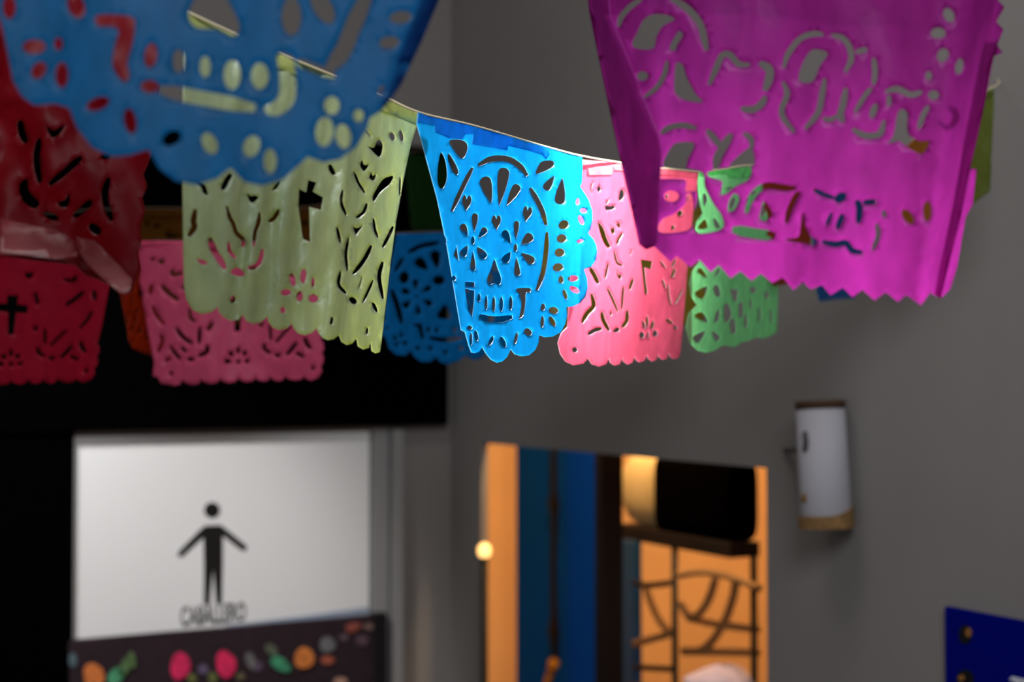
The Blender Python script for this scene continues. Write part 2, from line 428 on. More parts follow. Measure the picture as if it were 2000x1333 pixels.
# blue panelled door leaf standing open inside
teal = mat('teal paint', (.001, .10, .70), .8, spec=.03); blue = mat('bright blue paint', (.001, .085, .90), .8, spec=.03)
bd = empty('blue_door', wp(1080, 1300, .75) * 1); bd.location.z = 0; tag(bd, 'blue and teal painted door leaf standing open inside the doorway', 'door')
s0 = wall_sz(1008, 900, .75)[0]; s1 = wall_sz(1112, 900, .75)[0]; s2 = wall_sz(1164, 900, .75)[0]
box('teal_board', W, s0, s1, .75, .78, .01, 2.25, teal, bd, bevel=.003)
box('blue_board', W, s1 + .002, s2 + .03, .74, .775, .01, 2.25, blue, bd, bevel=.003)
# cable hanging in front of it
pts = [wp(1084, y, .70) + Vector((0.004 * math.sin(y * .05), 0, 0)) for y in (780, 860, 960, 985, 1010, 1100, 1200, 1235, 1260, 1290)]
rr = [.011, .011, .011, .02, .012, .010, .011, .021, .013, .010]
tag(tube('hanging_cable', pts, rr, mat('black rubber', (.006, .005, .005), .7)), 'dark knotted cable hanging in front of the blue door leaf', 'cable')
st = empty('stick', wp(1040, 1420, .68)); tag(st, 'yellow tipped stick leaning below the hanging cable', 'stick')
tube('shaft', [wp(1030, 1460, .68), wp(1078, 1305, .68)], .013, mat('ochre wood', (.30, .14, .02), .6), st)
lathe('tip', wp(1078, 1305, .68), wp(1088, 1283, .68) - wp(1078, 1305, .68), [(0, .014), (.01, .019), (.03, .018), (.036, .008)], mat('yellow rubber', (.55, .27, .02), .5), st)
# post dividing the doorway
q0 = wall_sz(1168, 1000, .13)[0]; q1 = wall_sz(1217, 1000, .18)[0]
tag(box('wooden_post', W, q0, q1, .12, .18, 0, DT + .05, darkwood, bevel=.004), 'dark brown wooden post beside the blue door leaf', 'post')
s3 = wall_sz(1212, 900, .42)[0]; s4 = wall_sz(1238, 900, .42)[0]
tag(box('blue_plank', W, s3, s4, .42, .445, 0, 1.70, mat('deep blue plank', (.008, .07, .20), .5), bevel=.003), 'narrow blue plank upright behind the iron shelf', 'plank')
# iron shelf with scrolls
iron = mat('black iron', (.008, .006, .005), .5); ironb = mat('brown iron', (.40, .23, .10), .8)
nS = .30
e0, ez0 = wall_sz(1203, 1026, nS); e1, ez1 = wall_sz(1481, 1066, nS); ez = (ez0 + ez1) / 2; e1 = wall_sz(1484, 1066, nS + .075)[0]
sh = empty('iron_shelf', W((e0 + e1) / 2, nS, 0)); tag(sh, 'black wrought iron shelf with scrolls inside the lit doorway', 'shelf')
box('top_board', W, e0, e1, nS - .01, nS + .075, ez - .035, ez, darkwood, sh, bevel=.003)
for s_, n_ in ((wall_sz(1318, 1200, nS)[0], nS), (e0 + .012, nS), (e1 - .01, nS + .065)):
    tube('leg', [W(s_, n_, 0), W(s_, n_, ez - .03)], .0085, iron, sh)
def scroll(pts, n, r, m_): tube('scroll', cat_open([np.array(wp(x, y, n)) for x, y in pts], 8), r, m_, sh)
scroll([(1238, 1140), (1262, 1144), (1290, 1142), (1316, 1138)], nS, .0075, iron)
scroll([(1262, 1150), (1275, 1185), (1290, 1215), (1312, 1238)], nS + .12, .010, ironb)
scroll([(1240, 1258), (1275, 1248), (1312, 1238)], nS + .12, .010, ironb)
scroll([(1325, 1124), (1370, 1118), (1420, 1126), (1484, 1150)], nS, .0085, ironb)
scroll([(1330, 1180), (1345, 1203), (1365, 1200), (1385, 1170), (1398, 1130)], nS + .1, .010, ironb)
scroll([(1345, 1208), (1400, 1220), (1480, 1230)], nS + .14, .010, ironb)
scroll([(1438, 1135), (1430, 1175), (1410, 1225), (1375, 1268), (1335, 1272)], nS + .14, .011, ironb)
scroll([(1335, 1274), (1400, 1274), (1480, 1276)], nS + .14, .010, ironb)
scroll([(1240, 1304), (1275, 1306), (1316, 1308)], nS, .0075, iron)
sb0, zb0 = wall_sz(1318, 1340, nS)
box('lower_board', W, e0, e1, nS - .01, nS + .075, zb0 - .075, zb0 - .05, darkwood, sh, bevel=.003)
# bolster on the shelf
bo = empty('bolster', W((e0 + e1) / 2, nS + .13, ez)); tag(bo, 'rolled beige mat with a black cover lying on the iron shelf', 'rolled mat')
R = .094; sa = wall_sz(1204, 950, nS)[0]; sm = wall_sz(1284, 950, nS)[0]; sb = e1 - .003
def loft(name, prof, ex, m_, seg=36):
    v, f = [], []
    for s_, hn, hz in prof:
        for k in range(seg):
            a_ = 2 * math.pi * k / seg; c_, d_ = math.cos(a_), math.sin(a_)
            v.append(W(s_, nS + .032 + hn * math.copysign(abs(c_) ** (2 / ex), c_), ez + R + hz * math.copysign(abs(d_) ** (2 / ex), d_)))
    for i in range(len(prof) - 1):
        for k in range(seg): f.append((i * seg + k, i * seg + (k + 1) % seg, (i + 1) * seg + (k + 1) % seg, (i + 1) * seg + k))
    f.append(tuple(range(seg))); f.append(tuple(range((len(prof) - 1) * seg, len(prof) * seg)))
    return mesh(name, v, f, m_, bo, smooth=True)
loft('beige_roll', [(sa, .012, .03), (sa + .012, .026, .06), (sa + .04, .036, .083), (sa + .08, .040, R - .002), (sm + .01, .040, R - .002)], 2.3, mat('beige foam', (.66, .50, .24), .9, bump=.2, bump_s=30))
loft('black_cover', [(sm, .042, R - .004), (sm + .01, .043, R - .001), (sb - .01, .043, R - .001), (sb, .040, R - .006)], 5, mat('black vinyl', (.0015, .001, .001), .9, spec=.0))
# pale pink cloth on the lower shelf
def bundle():
    cs, czz = wall_sz(1405, 1340, nS + .04); v, f = [], []; nu, nv = 32, 16
    for j in range(nv + 1):
        for i in range(nu):
            th = math.pi * j / nv; ph = 2 * math.pi * i / nu
            r = 1 + .16 * noise.noise(Vector((math.cos(ph) * 2, math.sin(ph) * 2, th * 2)))
            x, y, z = math.sin(th) * math.cos(ph), math.sin(th) * math.sin(ph), math.cos(th)
            v.append(W(cs + .105 * r * x, nS + .045 + .07 * r * y, zb0 - .05 + .062 + .055 * r * z * (1 + .35 * x) ))
    for j in range(nv):
        for i in range(nu): f.append((j * nu + i, j * nu + (i + 1) % nu, (j + 1) * nu + (i + 1) % nu, (j + 1) * nu + i))
    return mesh('folded_cloth', v, f, mat('pale pink cotton', (.70, .66, .98), .9, bump=.3, bump_s=40), None, smooth=True)
tag(bundle(), 'crumpled pale pink cloth on the lower board of the iron shelf', 'cloth')
# pole with a ball by the jamb, its shine put in as a glow
pl = empty('ball_topped_pole', wp(946, 1300, -.02)); pl.location.z = 0; tag(pl, 'thin black pole topped by an amber ball with a painted shine at the left jamb', 'pole')
pb = wp(946, 1082, -.02)
tube('pole', [Vector((pb.x, pb.y, .0)), pb], .010, inkm, pl)
lathe('ball', pb + Vector((0, 0, -.012)), (0, 0, 1), [(0, .004), (.004, .012), (.012, .0165), (.024, .0175), (.034, .013), (.040, .004)], mat('amber ball glow', (.9, .6, .25), .15, emit=((1, .55, .18), 2.2)), pl)

# ------------------------------------------------------------------ things on the right wall
nT = -.05
tb = empty('paper_tube', wp(1606, 910, nT)); tag(tb, 'white paper covered tube with brown rims hanging on the grey wall', 'tube')
top = wp(1602, 786, nT); bot = wp(1614, 1028, nT); ax = (top - bot); Lh = ax.length; Rt = .0445
tb.location = bot
lathe('paper_wrap', bot, ax, [(.012, Rt - .001), (.013, Rt), (Lh * .5, Rt - .0015), (Lh - .006, Rt - .003), (Lh - .005, Rt - .006)], mat('white paper', (.42, .41, .45), .8, bump=.15, bump_s=60), tb, seg=40)
brownm = mat('brown cardboard', (.20, .11, .04), .85, noise_s=60, noise_amt=.3)
lathe('top_rim', bot, ax, [(Lh - .012, Rt - .002), (Lh - .004, Rt - .001), (Lh + .002, Rt - .001), (Lh + .002, Rt - .008), (Lh - .03, Rt - .009)], mat('dark brown cardboard', (.07, .035, .018), .85), tb, seg=40)
def brim():
    a = ax.normalized(); x = a.orthogonal().normalized(); y = a.cross(x); seg = 40; v, f = [], []
    sx = Vector((1, 0, 0))
    for k in range(seg):
        an = 2 * math.pi * k / seg; d = x * math.cos(an) + y * math.sin(an); up = .018 + .016 * max(0, d.dot(sx)) ** 1.5
        v += [bot + d * (Rt + .003) + a * up, bot + d * (Rt + .003) - a * .004, bot + d * (Rt - .006) - a * .004, bot + d * (Rt - .006) + a * up]
    for k in range(seg):
        for j in range(4): f.append((k * 4 + j, k * 4 + (j + 1) % 4, ((k + 1) % seg) * 4 + (j + 1) % 4, ((k + 1) % seg) * 4 + j))
    return mesh('bottom_rim', v, f, brownm, tb, smooth=False)
brim()
tube('hook', [wp(1533, 880, -.002), wp(1560, 881, nT - .02), wp(1573, 879, nT - .043), wp(1574, 862, nT - .046), wp(1572, 844, nT - .044)], .0042, mat('dark steel', (.05, .05, .045), .5), tb)
hp = wp(1572, 974, nT - .042)
lathe('brown_knot', hp + (hp - bot).normalized() * 0 + (-NW) * -.006, -NW - DW * .5, [(0, .009), (.008, .009), (.010, .006)], brownm, tb, seg=14)
tube('bracket', [wp(1600, 860, -.0) , wp(1600, 860, nT)], .008, mat('dark steel', (.05, .05, .045), .5), tb)

ps, pz = wall_sz(1848, 1185, -.008)
po = empty('blue_sign', W(ps + .32, -.008, pz - .45)); tag(po, 'deep blue signboard low on the grey wall', 'sign')
navy = mat('deep blue sign paint', (.0005, .003, .17), .7, spec=.03)
box('board', W, ps, ps + .64, -.012, -.001, pz - .45, pz, navy, po, bevel=.002)
def on_sign(name, px, py, rx, ry, m_, n0=-.012, n1=-.0135, par=None):
    pts = [wall_sz(px + rx * math.cos(k * math.pi / 8), py + ry * math.sin(k * math.pi / 8), n0) for k in range(16)]
    return prism(name, W, pts, n0, n1, m_, par or po)
dk = mat('sign black', (.004, .004, .006), .6); orr = mat('sign ochre', (.28, .12, .03), .6)
em = on_sign('emblem', 1886, 1240, 13, 19, dk); on_sign('emblem_spot', 1892, 1236, 6, 9, orr, -.0135, -.0145, em)
em = on_sign('emblem', 1886, 1328, 17, 20, dk); on_sign('emblem_spot', 1878, 1325, 6, 6, orr, -.0135, -.0145, em)
prism('lettering', W, [wall_sz(x, y, -.012) for x, y in ((1972, 1328), (1978, 1322), (2012, 1330), (2012, 1337), (1990, 1333), (1994, 1362), (1987, 1360), (1983, 1332))], -.012, -.0135, mat('sign white', (.6, .62, .7), .6), po)

# ================================================================== THE PAPER FLAGS
strm = mat('cotton string', (.75, .62, .40), .8)
GF = 'flags of the front garland'; GN = 'flags of the nearest garland'; GB = 'flags of the back garland'; GX = 'flags of the farthest garland'
def col_rim(c, k=.5): return tuple(x * (1 - k) + .85 * k for x in c)

# ---- sharp blue skull flag ------------------------------------------------------------
g_T = (2.5625, 780, 200)
g_out = tp([(95, 48), (240, 82), (380, 122), (560, 172), (740, 225), (830, 250), (915, 272), (918, 300), (916, 400), (906, 422)] +
           [(925, 450), (950, 490), (966, 540), (968, 590), (958, 635), (945, 655), (970, 682), (987, 715), (992, 750), (985, 790), (960, 826), (924, 836),
            (940, 880), (944, 930), (932, 975), (905, 1006), (870, 1022), (836, 1026), (840, 1065), (830, 1110), (808, 1150), (770, 1172), (730, 1176), (700, 1166),
            (698, 1200), (680, 1240), (650, 1266), (615, 1272), (580, 1262), (558, 1236), (540, 1275), (515, 1298), (490, 1304), (462, 1290), (436, 1260), (416, 1224),
            (400, 1248), (380, 1256), (362, 1252), (348, 1215), (330, 1150), (310, 1140), (275, 930), (240, 720), (190, 480), (130, 260), (88, 105)], *g_T)
g_h = shapes([('P', [(250, 195), (290, 185), (330, 195), (345, 225), (330, 270), (310, 280), (285, 255)]),
    ('P', [(208, 250), (225, 270), (238, 320), (240, 380), (225, 425), (205, 430), (193, 400), (192, 340), (198, 290)]),
    ('P', [(248, 255), (265, 275), (285, 310), (298, 345), (290, 363), (270, 350), (252, 310), (243, 275)]),
    ('S', [(368, 326), (320, 420), (263, 545)], 25), ('S', [(396, 314), (450, 287), (510, 280), (560, 290), (610, 325), (642, 368)], 30),
    ('D', 462, 508, 432, 395, 60), ('D', 500, 522, 524, 350, 58), ('D', 536, 520, 588, 428, 46), ('H', 338, 500, 50, 90, 5), ('H', 641, 555, 48, 88, 10), ('H', 487, 598, 48, 84),
    ('E', 370, 690, 10, 20), ('D', 376, 650, 380, 568, 32), ('D', 345, 672, 320, 622, 36), ('D', 396, 680, 428, 640, 34), ('D', 345, 715, 320, 758, 38), ('D', 390, 722, 422, 768, 42), ('D', 370, 742, 370, 832, 28),
    ('E', 583, 728, 10, 20), ('D', 585, 688, 588, 605, 28), ('D', 560, 706, 530, 655, 38), ('D', 610, 712, 652, 675, 48), ('D', 560, 748, 532, 788, 40), ('D', 610, 754, 662, 792, 42), ('D', 587, 772, 592, 856, 32),
    ('P', [(477, 785), (494, 830), (512, 880), (503, 914), (478, 906), (452, 914), (440, 885), (458, 835)]),
    ('Q', [(330, 898), (378, 900), (378, 926), (333, 924)]), ('Q', [(330, 932), (378, 942), (376, 1000), (366, 1078), (345, 1040)]),
    ('E', 400, 978, 9, 22), ('E', 436, 1003, 8, 38), ('E', 474, 1010, 9, 38), ('E', 512, 1010, 10, 38), ('E', 559, 1005, 10, 35), ('S', [(400, 1068), (440, 1083), (500, 1087), (568, 1075)], 32),
    ('P', [(586, 934), (655, 930), (657, 950), (636, 956), (634, 1000), (622, 1065), (600, 1084), (604, 1060), (612, 1010), (604, 965)]),
    ('S', [(656, 428), (690, 490), (716, 545), (736, 615)], 28), ('S', [(740, 650), (736, 740), (720, 850), (688, 942)], 26),
    ('P', [(684, 358), (694, 320), (718, 295), (770, 293), (772, 320), (730, 345)]), ('D', 778, 366, 738, 425, 42), ('D', 818, 375, 804, 490, 54),
    ('E', 823, 613, 28, 22, -30), ('E', 813, 682, 26, 22, -15), ('E', 803, 752, 26, 22, -10), ('E', 795, 826, 28, 21, -10), ('E', 810, 888, 14, 20),
    ('E', 893, 497, 9, 18, 10), ('E', 922, 543, 18, 12, 10), ('E', 910, 590, 13, 26, -25), ('E', 905, 695, 18, 9, -15), ('E', 870, 882, 28, 16, -5), ('E', 877, 938, 28, 15, 28), ('E', 830, 962, 11, 27, -18),
    ('E', 720, 1025, 12, 18), ('E', 773, 1042, 25, 18, 10), ('E', 717, 1098, 10, 30, 3), ('E', 767, 1097, 13, 29, -30), ('E', 645, 1150, 22, 17, 35), ('E', 585, 1180, 9, 30, 12), ('E', 520, 1200, 13, 30, -25),
    ('E', 460, 1194, 11, 26, 25), ('E', 386, 1168, 11, 28, -10), ('E', 360, 1185, 8, 34, 0), ('E', 353, 1128, 14, 11), ('E', 230, 685, 7, 20, -15), ('Q', [(288, 712), (300, 795), (272, 765)]), ('E', 275, 880, 11, 14)], *g_T)
g_pl = plane_depth((817, 225, 1.13), (1137, 310, 1.36), (905, 690, 1.19))
def g_d(x, y):
    v = (y - 240) / 450; u = (x - 817) / 320
    return g_pl(x, y) - .035 * max(0, v) ** 2 * max(0, .75 - u) + .006 * max(0, u - .75) * max(0, v) + .0022 * fbm(x + y * .4, y * .3, 50, 3) + .0016 * math.sin(x * .05 + y * .012)
bluep = paper('blue tissue', (.003, .27, .68), (.002, .30, .80), .55, .02)
bluer = paper('blue tissue edge', (.25, .62, .90), (.2, .6, .95), .5, .1)
g_hem = tp([(96, 50), (240, 84), (380, 124), (560, 174), (744, 228), (752, 262), (735, 285), (716, 262), (640, 240), (545, 218), (540, 240), (365, 210), (372, 158), (330, 160), (318, 185), (250, 180), (180, 150), (178, 118), (92, 102)], *g_T)
flag('papel_picado_flag', 'sharp bright blue paper flag with a cut-out skull, in the middle of the front garland', g_out, g_h, g_d, bluep, bluer, GF, [(817, 222), (1000, 275), (1137, 306)], grid=9, hem=g_hem, rim=.0007)

# ---- yellow-green flag ------------------------------------------------------------------
t8 = (3.603, 340, 330); t6 = (2.6667, 620, 200)
f_bot = [(330, 1280), (325, 1302), (305, 1308), (284, 1296), (280, 1245), (268, 1280), (240, 1288), (213, 1272), (205, 1228), (180, 1258), (155, 1265), (128, 1248), (116, 1215)]
f_out = [np.array(p) for p in [(358, 20), (450, 62), (550, 107), (640, 146), (735, 183), (817, 220), (817, 238), (804, 278)]] + tp([(470, 300), (440, 450), (410, 620), (380, 850), (350, 1110)] + f_bot, *t6) + \
    tp([(1150, 1178), (1120, 1200), (1085, 1206), (1045, 1190), (1012, 1150), (1004, 1120), (970, 1155), (920, 1170), (870, 1158), (838, 1120), (830, 1090), (790, 1125), (740, 1135), (695, 1118), (662, 1075), (655, 1040), (610, 1082), (555, 1092), (510, 1070), (482, 1026), (450, 1062), (400, 1070), (350, 1045), (318, 1005), (310, 970), (260, 1012), (190, 1022), (130, 995), (85, 920), (70, 830), (64, 600), (60, 100)], *t8)
f_h = shapes([('P', [(155, 100), (215, 110), (235, 150), (240, 185), (205, 170), (190, 130)]), ('S', [(405, 35), (370, 85), (338, 148)], 38), ('P', [(515, 170), (540, 192), (570, 185), (592, 205), (550, 240), (525, 215)]),
    ('S', [(150, 285), (136, 370), (142, 410), (100, 475)], 42), ('S', [(372, 262), (390, 330), (420, 390), (440, 450), (485, 500), (485, 550)], 34), ('S', [(602, 305), (595, 380), (570, 450), (560, 550)], 36), ('S', [(738, 286), (705, 345), (666, 372)], 30),
    ('Q', [(945, 80), (1000, 95), (975, 160), (1050, 200), (1035, 290), (950, 268), (958, 518), (905, 490), (875, 260), (880, 140), (930, 165)]),
    ('S', [(252, 485), (275, 560), (310, 620), (362, 705)], 48), ('P', [(160, 640), (200, 640), (240, 665), (200, 675)]), ('S', [(385, 515), (395, 580), (438, 630)], 30), ('P', [(400, 735), (415, 705), (450, 695), (485, 720), (495, 750), (450, 757)]), ('S', [(515, 697), (570, 690), (605, 650), (628, 565)], 36),
    ('E', 835, 780, 22, 48, -10), ('E', 910, 755, 22, 52, 5), ('E', 980, 800, 13, 38, 5), ('E', 790, 870, 38, 24, -5), ('E', 885, 898, 24, 36, 8), ('E', 980, 912, 34, 30), ('E', 415, 920, 20, 28, 10), ('E', 768, 995, 20, 24), ('S', [(1116, 1045), (1105, 1098)], 26), ('S', [(1095, -10), (1130, 42)], 34), ('P', [(750, 88), (722, 140), (690, 152), (715, 110)])], *t8)
f_h += shapes([('E', 390, 178, 15, 24, -20), ('E', 438, 175, 12, 31, -10), ('P', [(262, 225), (293, 237), (308, 205), (328, 193), (343, 225), (330, 282), (305, 275)]), ('S', [(250, 145), (282, 182)], 9), ('P', [(222, 330), (235, 298), (246, 326), (271, 325), (245, 360)]), ('P', [(270, 385), (285, 362), (290, 382), (308, 373), (298, 408), (275, 402)]),
    ('S', [(193, 362), (215, 420), (250, 474)], 18), ('P', [(397, 385), (375, 430), (330, 470), (297, 518), (288, 490), (320, 430), (350, 395)]), ('S', [(433, 388), (430, 485)], 12), ('S', [(132, 455), (125, 520), (152, 590)], 22), ('S', [(260, 525), (240, 575), (202, 602)], 20),
    ('P', [(187, 650), (210, 655), (242, 638), (215, 677), (200, 692)]), ('S', [(294, 605), (300, 660), (317, 708)], 18), ('S', [(396, 645), (370, 700), (340, 758)], 20), ('S', [(103, 650), (122, 735)], 20), ('S', [(164, 704), (150, 790), (158, 880)], 20), ('S', [(283, 745), (245, 820), (186, 896)], 25), ('S', [(341, 830), (323, 910), (343, 1025)], 23),
    ('S', [(122, 880), (113, 950), (153, 998)], 22), ('E', 186, 1033, 24, 17, 35), ('S', [(292, 925), (265, 985), (237, 1045)], 17), ('E', 300, 1068, 11, 30, -25), ('S', [(76, 1118), (72, 1158)], 15), ('E', 260, 1192, 8, 20, 5), ('S', [(62, 325), (90, 378)], 24), ('S', [(235, 905), (215, 975)], 8)], *t6)
f_pl = plane_depth((358, 20, .955), (817, 220, 1.125), (360, 590, .965))
def f_d(x, y):
    k = (x - 665) + .09 * (y - 400); b = max(0, k) * .00033; u = (x - 358) / 460; v = (y - 20) / 600
    fold = .0035 * math.sin(x * .115 + y * .008) * (.3 + .7 * v)
    return f_pl(x, y) + b - .012 * math.exp(-((k + 10) / 40) ** 2) * v + fold * (.3 if x < 440 else 1) * .8 + .0052 * fbm(x * 1.9 + y * .35, y * .35, 60, 9) * min(1, max(.15, (x - 380) / 90)) - .02 * (1 - min(1, max(0, (x - 358) / 110))) ** 2 * v * -1
limep = paper('yellow green tissue', (.62, .74, .42), (.42, .52, .05), .42, .09, .38, .7)
limer = paper('yellow green tissue edge', (.8, .85, .5), (.8, .85, .4), .5, .1)
f_hem = [np.array(p) for p in [(358, 21), (450, 63), (550, 108), (640, 147), (735, 184), (816, 221), (815, 246), (735, 210), (640, 172), (550, 136), (450, 92), (359, 50)]]
flag('papel_picado_flag', 'yellow-green paper flag with a cut-out cross, left of the sharp blue skull flag', f_out, f_h, f_d, limep, limer, GF, [(358, 20), (588, 122), (817, 220)], grid=10, hem=f_hem, hem_m=paper('yellow green hem', (.62, .66, .20), (.55, .62, .08), .4, .06), rim=.0005)

# ---- pink flag right of the skull -----------------------------------------------------
h_T = (3.25, 1090, 310)
h_out = tp([(125, 5), (290, 18), (450, 35), (640, 58), (890, 85), (878, 230), (860, 330), (820, 720), (800, 1000), (776, 1240), (760, 1268), (735, 1272), (712, 1260), (702, 1232), (690, 1270), (665, 1278), (640, 1262), (635, 1240), (622, 1278), (598, 1288), (572, 1272), (568, 1245), (545, 1285), (515, 1294), (492, 1275), (488, 1255), (470, 1297), (440, 1307), (415, 1290), (410, 1265), (390, 1306), (360, 1314), (332, 1296), (325, 1265), (305, 1305), (260, 1320), (215, 1305), (192, 1268), (160, 1302), (100, 1312), (50, 1290), (15, 1240), (0, 1170), (20, 1110), (60, 1070), (70, 900), (95, 500), (115, 200)], *h_T)
h_h = shapes([('E', 260, 193, 12, 18), ('S', [(222, 150), (210, 190), (216, 222)], 9), ('P', [(385, 270), (390, 215), (405, 195), (420, 215), (415, 252)]), ('P', [(300, 300), (330, 303), (356, 298), (357, 320), (305, 328)]), ('P', [(300, 285), (325, 256), (315, 285)]), ('P', [(252, 405), (290, 440), (310, 500), (335, 560), (305, 560), (275, 500)]),
    ('P', [(330, 430), (345, 445), (358, 435), (358, 475), (340, 475)]), ('P', [(365, 405), (380, 415), (390, 393), (397, 440), (375, 430)]), ('S', [(412, 472), (385, 515), (374, 548)], 16), ('S', [(355, 585), (375, 660), (412, 680)], 16), ('S', [(320, 662), (298, 765)], 16), ('P', [(368, 708), (390, 740), (406, 730), (400, 765), (380, 755)]), ('S', [(203, 695), (230, 740), (257, 795)], 30), ('S', [(477, 766), (453, 835)], 20),
    ('S', [(313, 825), (345, 890), (382, 975)], 18), ('S', [(416, 810), (410, 880), (405, 960)], 16), ('S', [(213, 860), (226, 935), (185, 985), (152, 1045)], 30), ('S', [(278, 975), (290, 1030), (327, 1095)], 28), ('S', [(190, 1118), (235, 1090), (280, 1080)], 28), ('E', 337, 985, 8, 14), ('P', [(348, 1102), (370, 1073), (392, 1080), (382, 1102)]), ('S', [(441, 965), (436, 1030), (406, 1074)], 26),
    ('Q', [(525, 640), (600, 650), (590, 705), (550, 690), (570, 860), (550, 860)]), ('E', 545, 1055, 9, 26, -10), ('E', 566, 1035, 9, 38), ('E', 600, 1055, 10, 28, 10), ('E', 533, 1120, 16, 20), ('E', 572, 1118, 6, 24), ('E', 617, 1110, 16, 20), ('E', 107, 1215, 18, 18), ('S', [(468, 578), (460, 612)], 9), ('S', [(650, 650), (682, 694)], 12), ('S', [(742, 636), (725, 692)], 14), ('S', [(742, 700), (722, 755)], 20), ('S', [(664, 768), (682, 824)], 14), ('S', [(700, 795), (705, 870), (716, 925)], 12), ('S', [(792, 828), (743, 925)], 12), ('S', [(688, 1018), (730, 1048)], 16), ('E', 745, 1072, 12, 12),
    ('E', 690, 240, 10, 11), ('S', [(815, 232), (812, 262)], 7), ('S', [(832, 228), (830, 258)], 7), ('P', [(755, 345), (775, 325), (792, 345), (770, 367)]), ('E', 730, 435, 12, 14)], *h_T)
h_pl = plane_depth((1130, 310, 1.37), (1362, 336, 1.60), (1110, 690, 1.40))
def h_d(x, y):
    u = (x - 1110) / 250; v = (y - 320) / 390
    return h_pl(x, y) + .002 * fbm(x, y * .5, 40, 21) - .02 * max(0, .3 - u) * max(0, v) * 3 + .0025 * math.sin(x * .11) * max(0, v)
pinkp = paper('pink tissue', (.66, .088, .165), (.66, .08, .155), .5, .02)
pinkr = paper('pink tissue edge', (.95, .5, .6), (.95, .5, .6), .5, .1)
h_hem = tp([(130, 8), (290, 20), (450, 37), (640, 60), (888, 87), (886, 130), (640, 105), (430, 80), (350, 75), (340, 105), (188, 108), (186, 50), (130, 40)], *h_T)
flag('papel_picado_flag', 'pink paper flag brightly lit at its top, right of the sharp blue skull flag', h_out, h_h, h_d, pinkp, pinkr, GF, [(1130, 311), (1250, 322), (1362, 336)], grid=8, hem=h_hem, hem_m=paper('lit pink hem', (.85, .40, .48), (.95, .62, .68), .75, .04), rim=.0006)  # hem colour lightened to carry the strong light on the top

# ---- green flag ------------------------------------------------------------------------
i_T = (3.508, 1320, 320)
i_out = tp([(160, 45), (330, 35), (500, 20), (560, 18), (600, 200), (650, 500), (705, 760), (702, 830), (692, 1160), (640, 1185), (600, 1198), (550, 1190), (500, 1215), (450, 1225), (400, 1258), (340, 1245), (310, 1252), (270, 1280), (210, 1297), (150, 1282), (95, 1230), (66, 1120), (88, 1025), (145, 968), (104, 910), (92, 820), (110, 740), (160, 670), (120, 600), (150, 480), (130, 455), (140, 400), (185, 340), (155, 220), (150, 120)], *i_T)
i_h = shapes([('P', [(185, 215), (205, 205), (215, 250), (195, 288)]), ('P', [(150, 440), (200, 380), (215, 440)]), ('P', [(260, 370), (290, 400), (305, 440), (270, 430)]), ('P', [(130, 885), (215, 842), (185, 928)]), ('P', [(258, 850), (288, 832), (307, 902), (275, 907)]), ('P', [(128, 1045), (180, 1018), (217, 1087)]), ('P', [(262, 1087), (278, 1020), (300, 1000), (292, 1070)]), ('P', [(118, 1187), (202, 1148), (155, 1228)]), ('P', [(248, 1148), (302, 1187), (275, 1217)]), ('P', [(148, 742), (172, 715), (217, 782)]), ('P', [(292, 715), (262, 778), (300, 742)]),
    ('Q', [(372, 862), (428, 862), (416, 952), (395, 942)]), ('P', [(334, 968), (360, 962), (382, 1040), (346, 1092), (330, 1050)]), ('Q', [(430, 960), (457, 943), (462, 1052), (430, 1052)]), ('P', [(373, 1078), (400, 1062), (412, 1152), (380, 1162)]), ('S', [(480, 1035), (480, 1125)], 20), ('E', 530, 865, 22, 22), ('S', [(515, 925), (515, 995)], 13), ('S', [(575, 985), (575, 1085)], 13), ('S', [(650, 995), (655, 1085)], 13), ('E', 625, 900, 13, 30),
    ('E', 390, 270, 18, 40, 15), ('E', 300, 180, 10, 26), ('E', 370, 168, 24, 10, -10), ('E', 480, 260, 12, 36, 20), ('E', 600, 320, 20, 44, 10), ('E', 640, 480, 20, 20), ('E', 530, 200, 22, 12, -20), ('E', 400, 600, 22, 50), ('E', 300, 560, 20, 40), ('E', 500, 620, 20, 50), ('E', 590, 640, 16, 50)], *i_T)
i_pl = plane_depth((1366, 333, 1.61), (1520, 330, 1.80), (1360, 690, 1.62))
def i_d(x, y):
    k = max(0, x - 1412); v = (y - 330) / 350
    return i_pl(x, y) + k * .0011 * max(.1, v) + .004 * math.sin(x * .35) * (k > 30) * .4 + .0015 * fbm(x, y, 40, 31)
greenp = paper('green tissue', (.24, .80, .30), (.24, .85, .30), .55, .03)
greenr = paper('green tissue edge', (.4, .8, .5), (.4, .8, .5), .5, .1)
i_hem = tp([(165, 47), (330, 38), (500, 23), (552, 20), (558, 90), (500, 95), (370, 100), (350, 70), (168, 90)], *i_T)
flag('papel_picado_flag', 'green paper flag with petal cut-outs, partly behind the purple flag', i_out, i_h, i_d, greenp, greenr, GF, [(1366, 333), (1440, 329), (1480, 325)], grid=8, hem=i_hem)

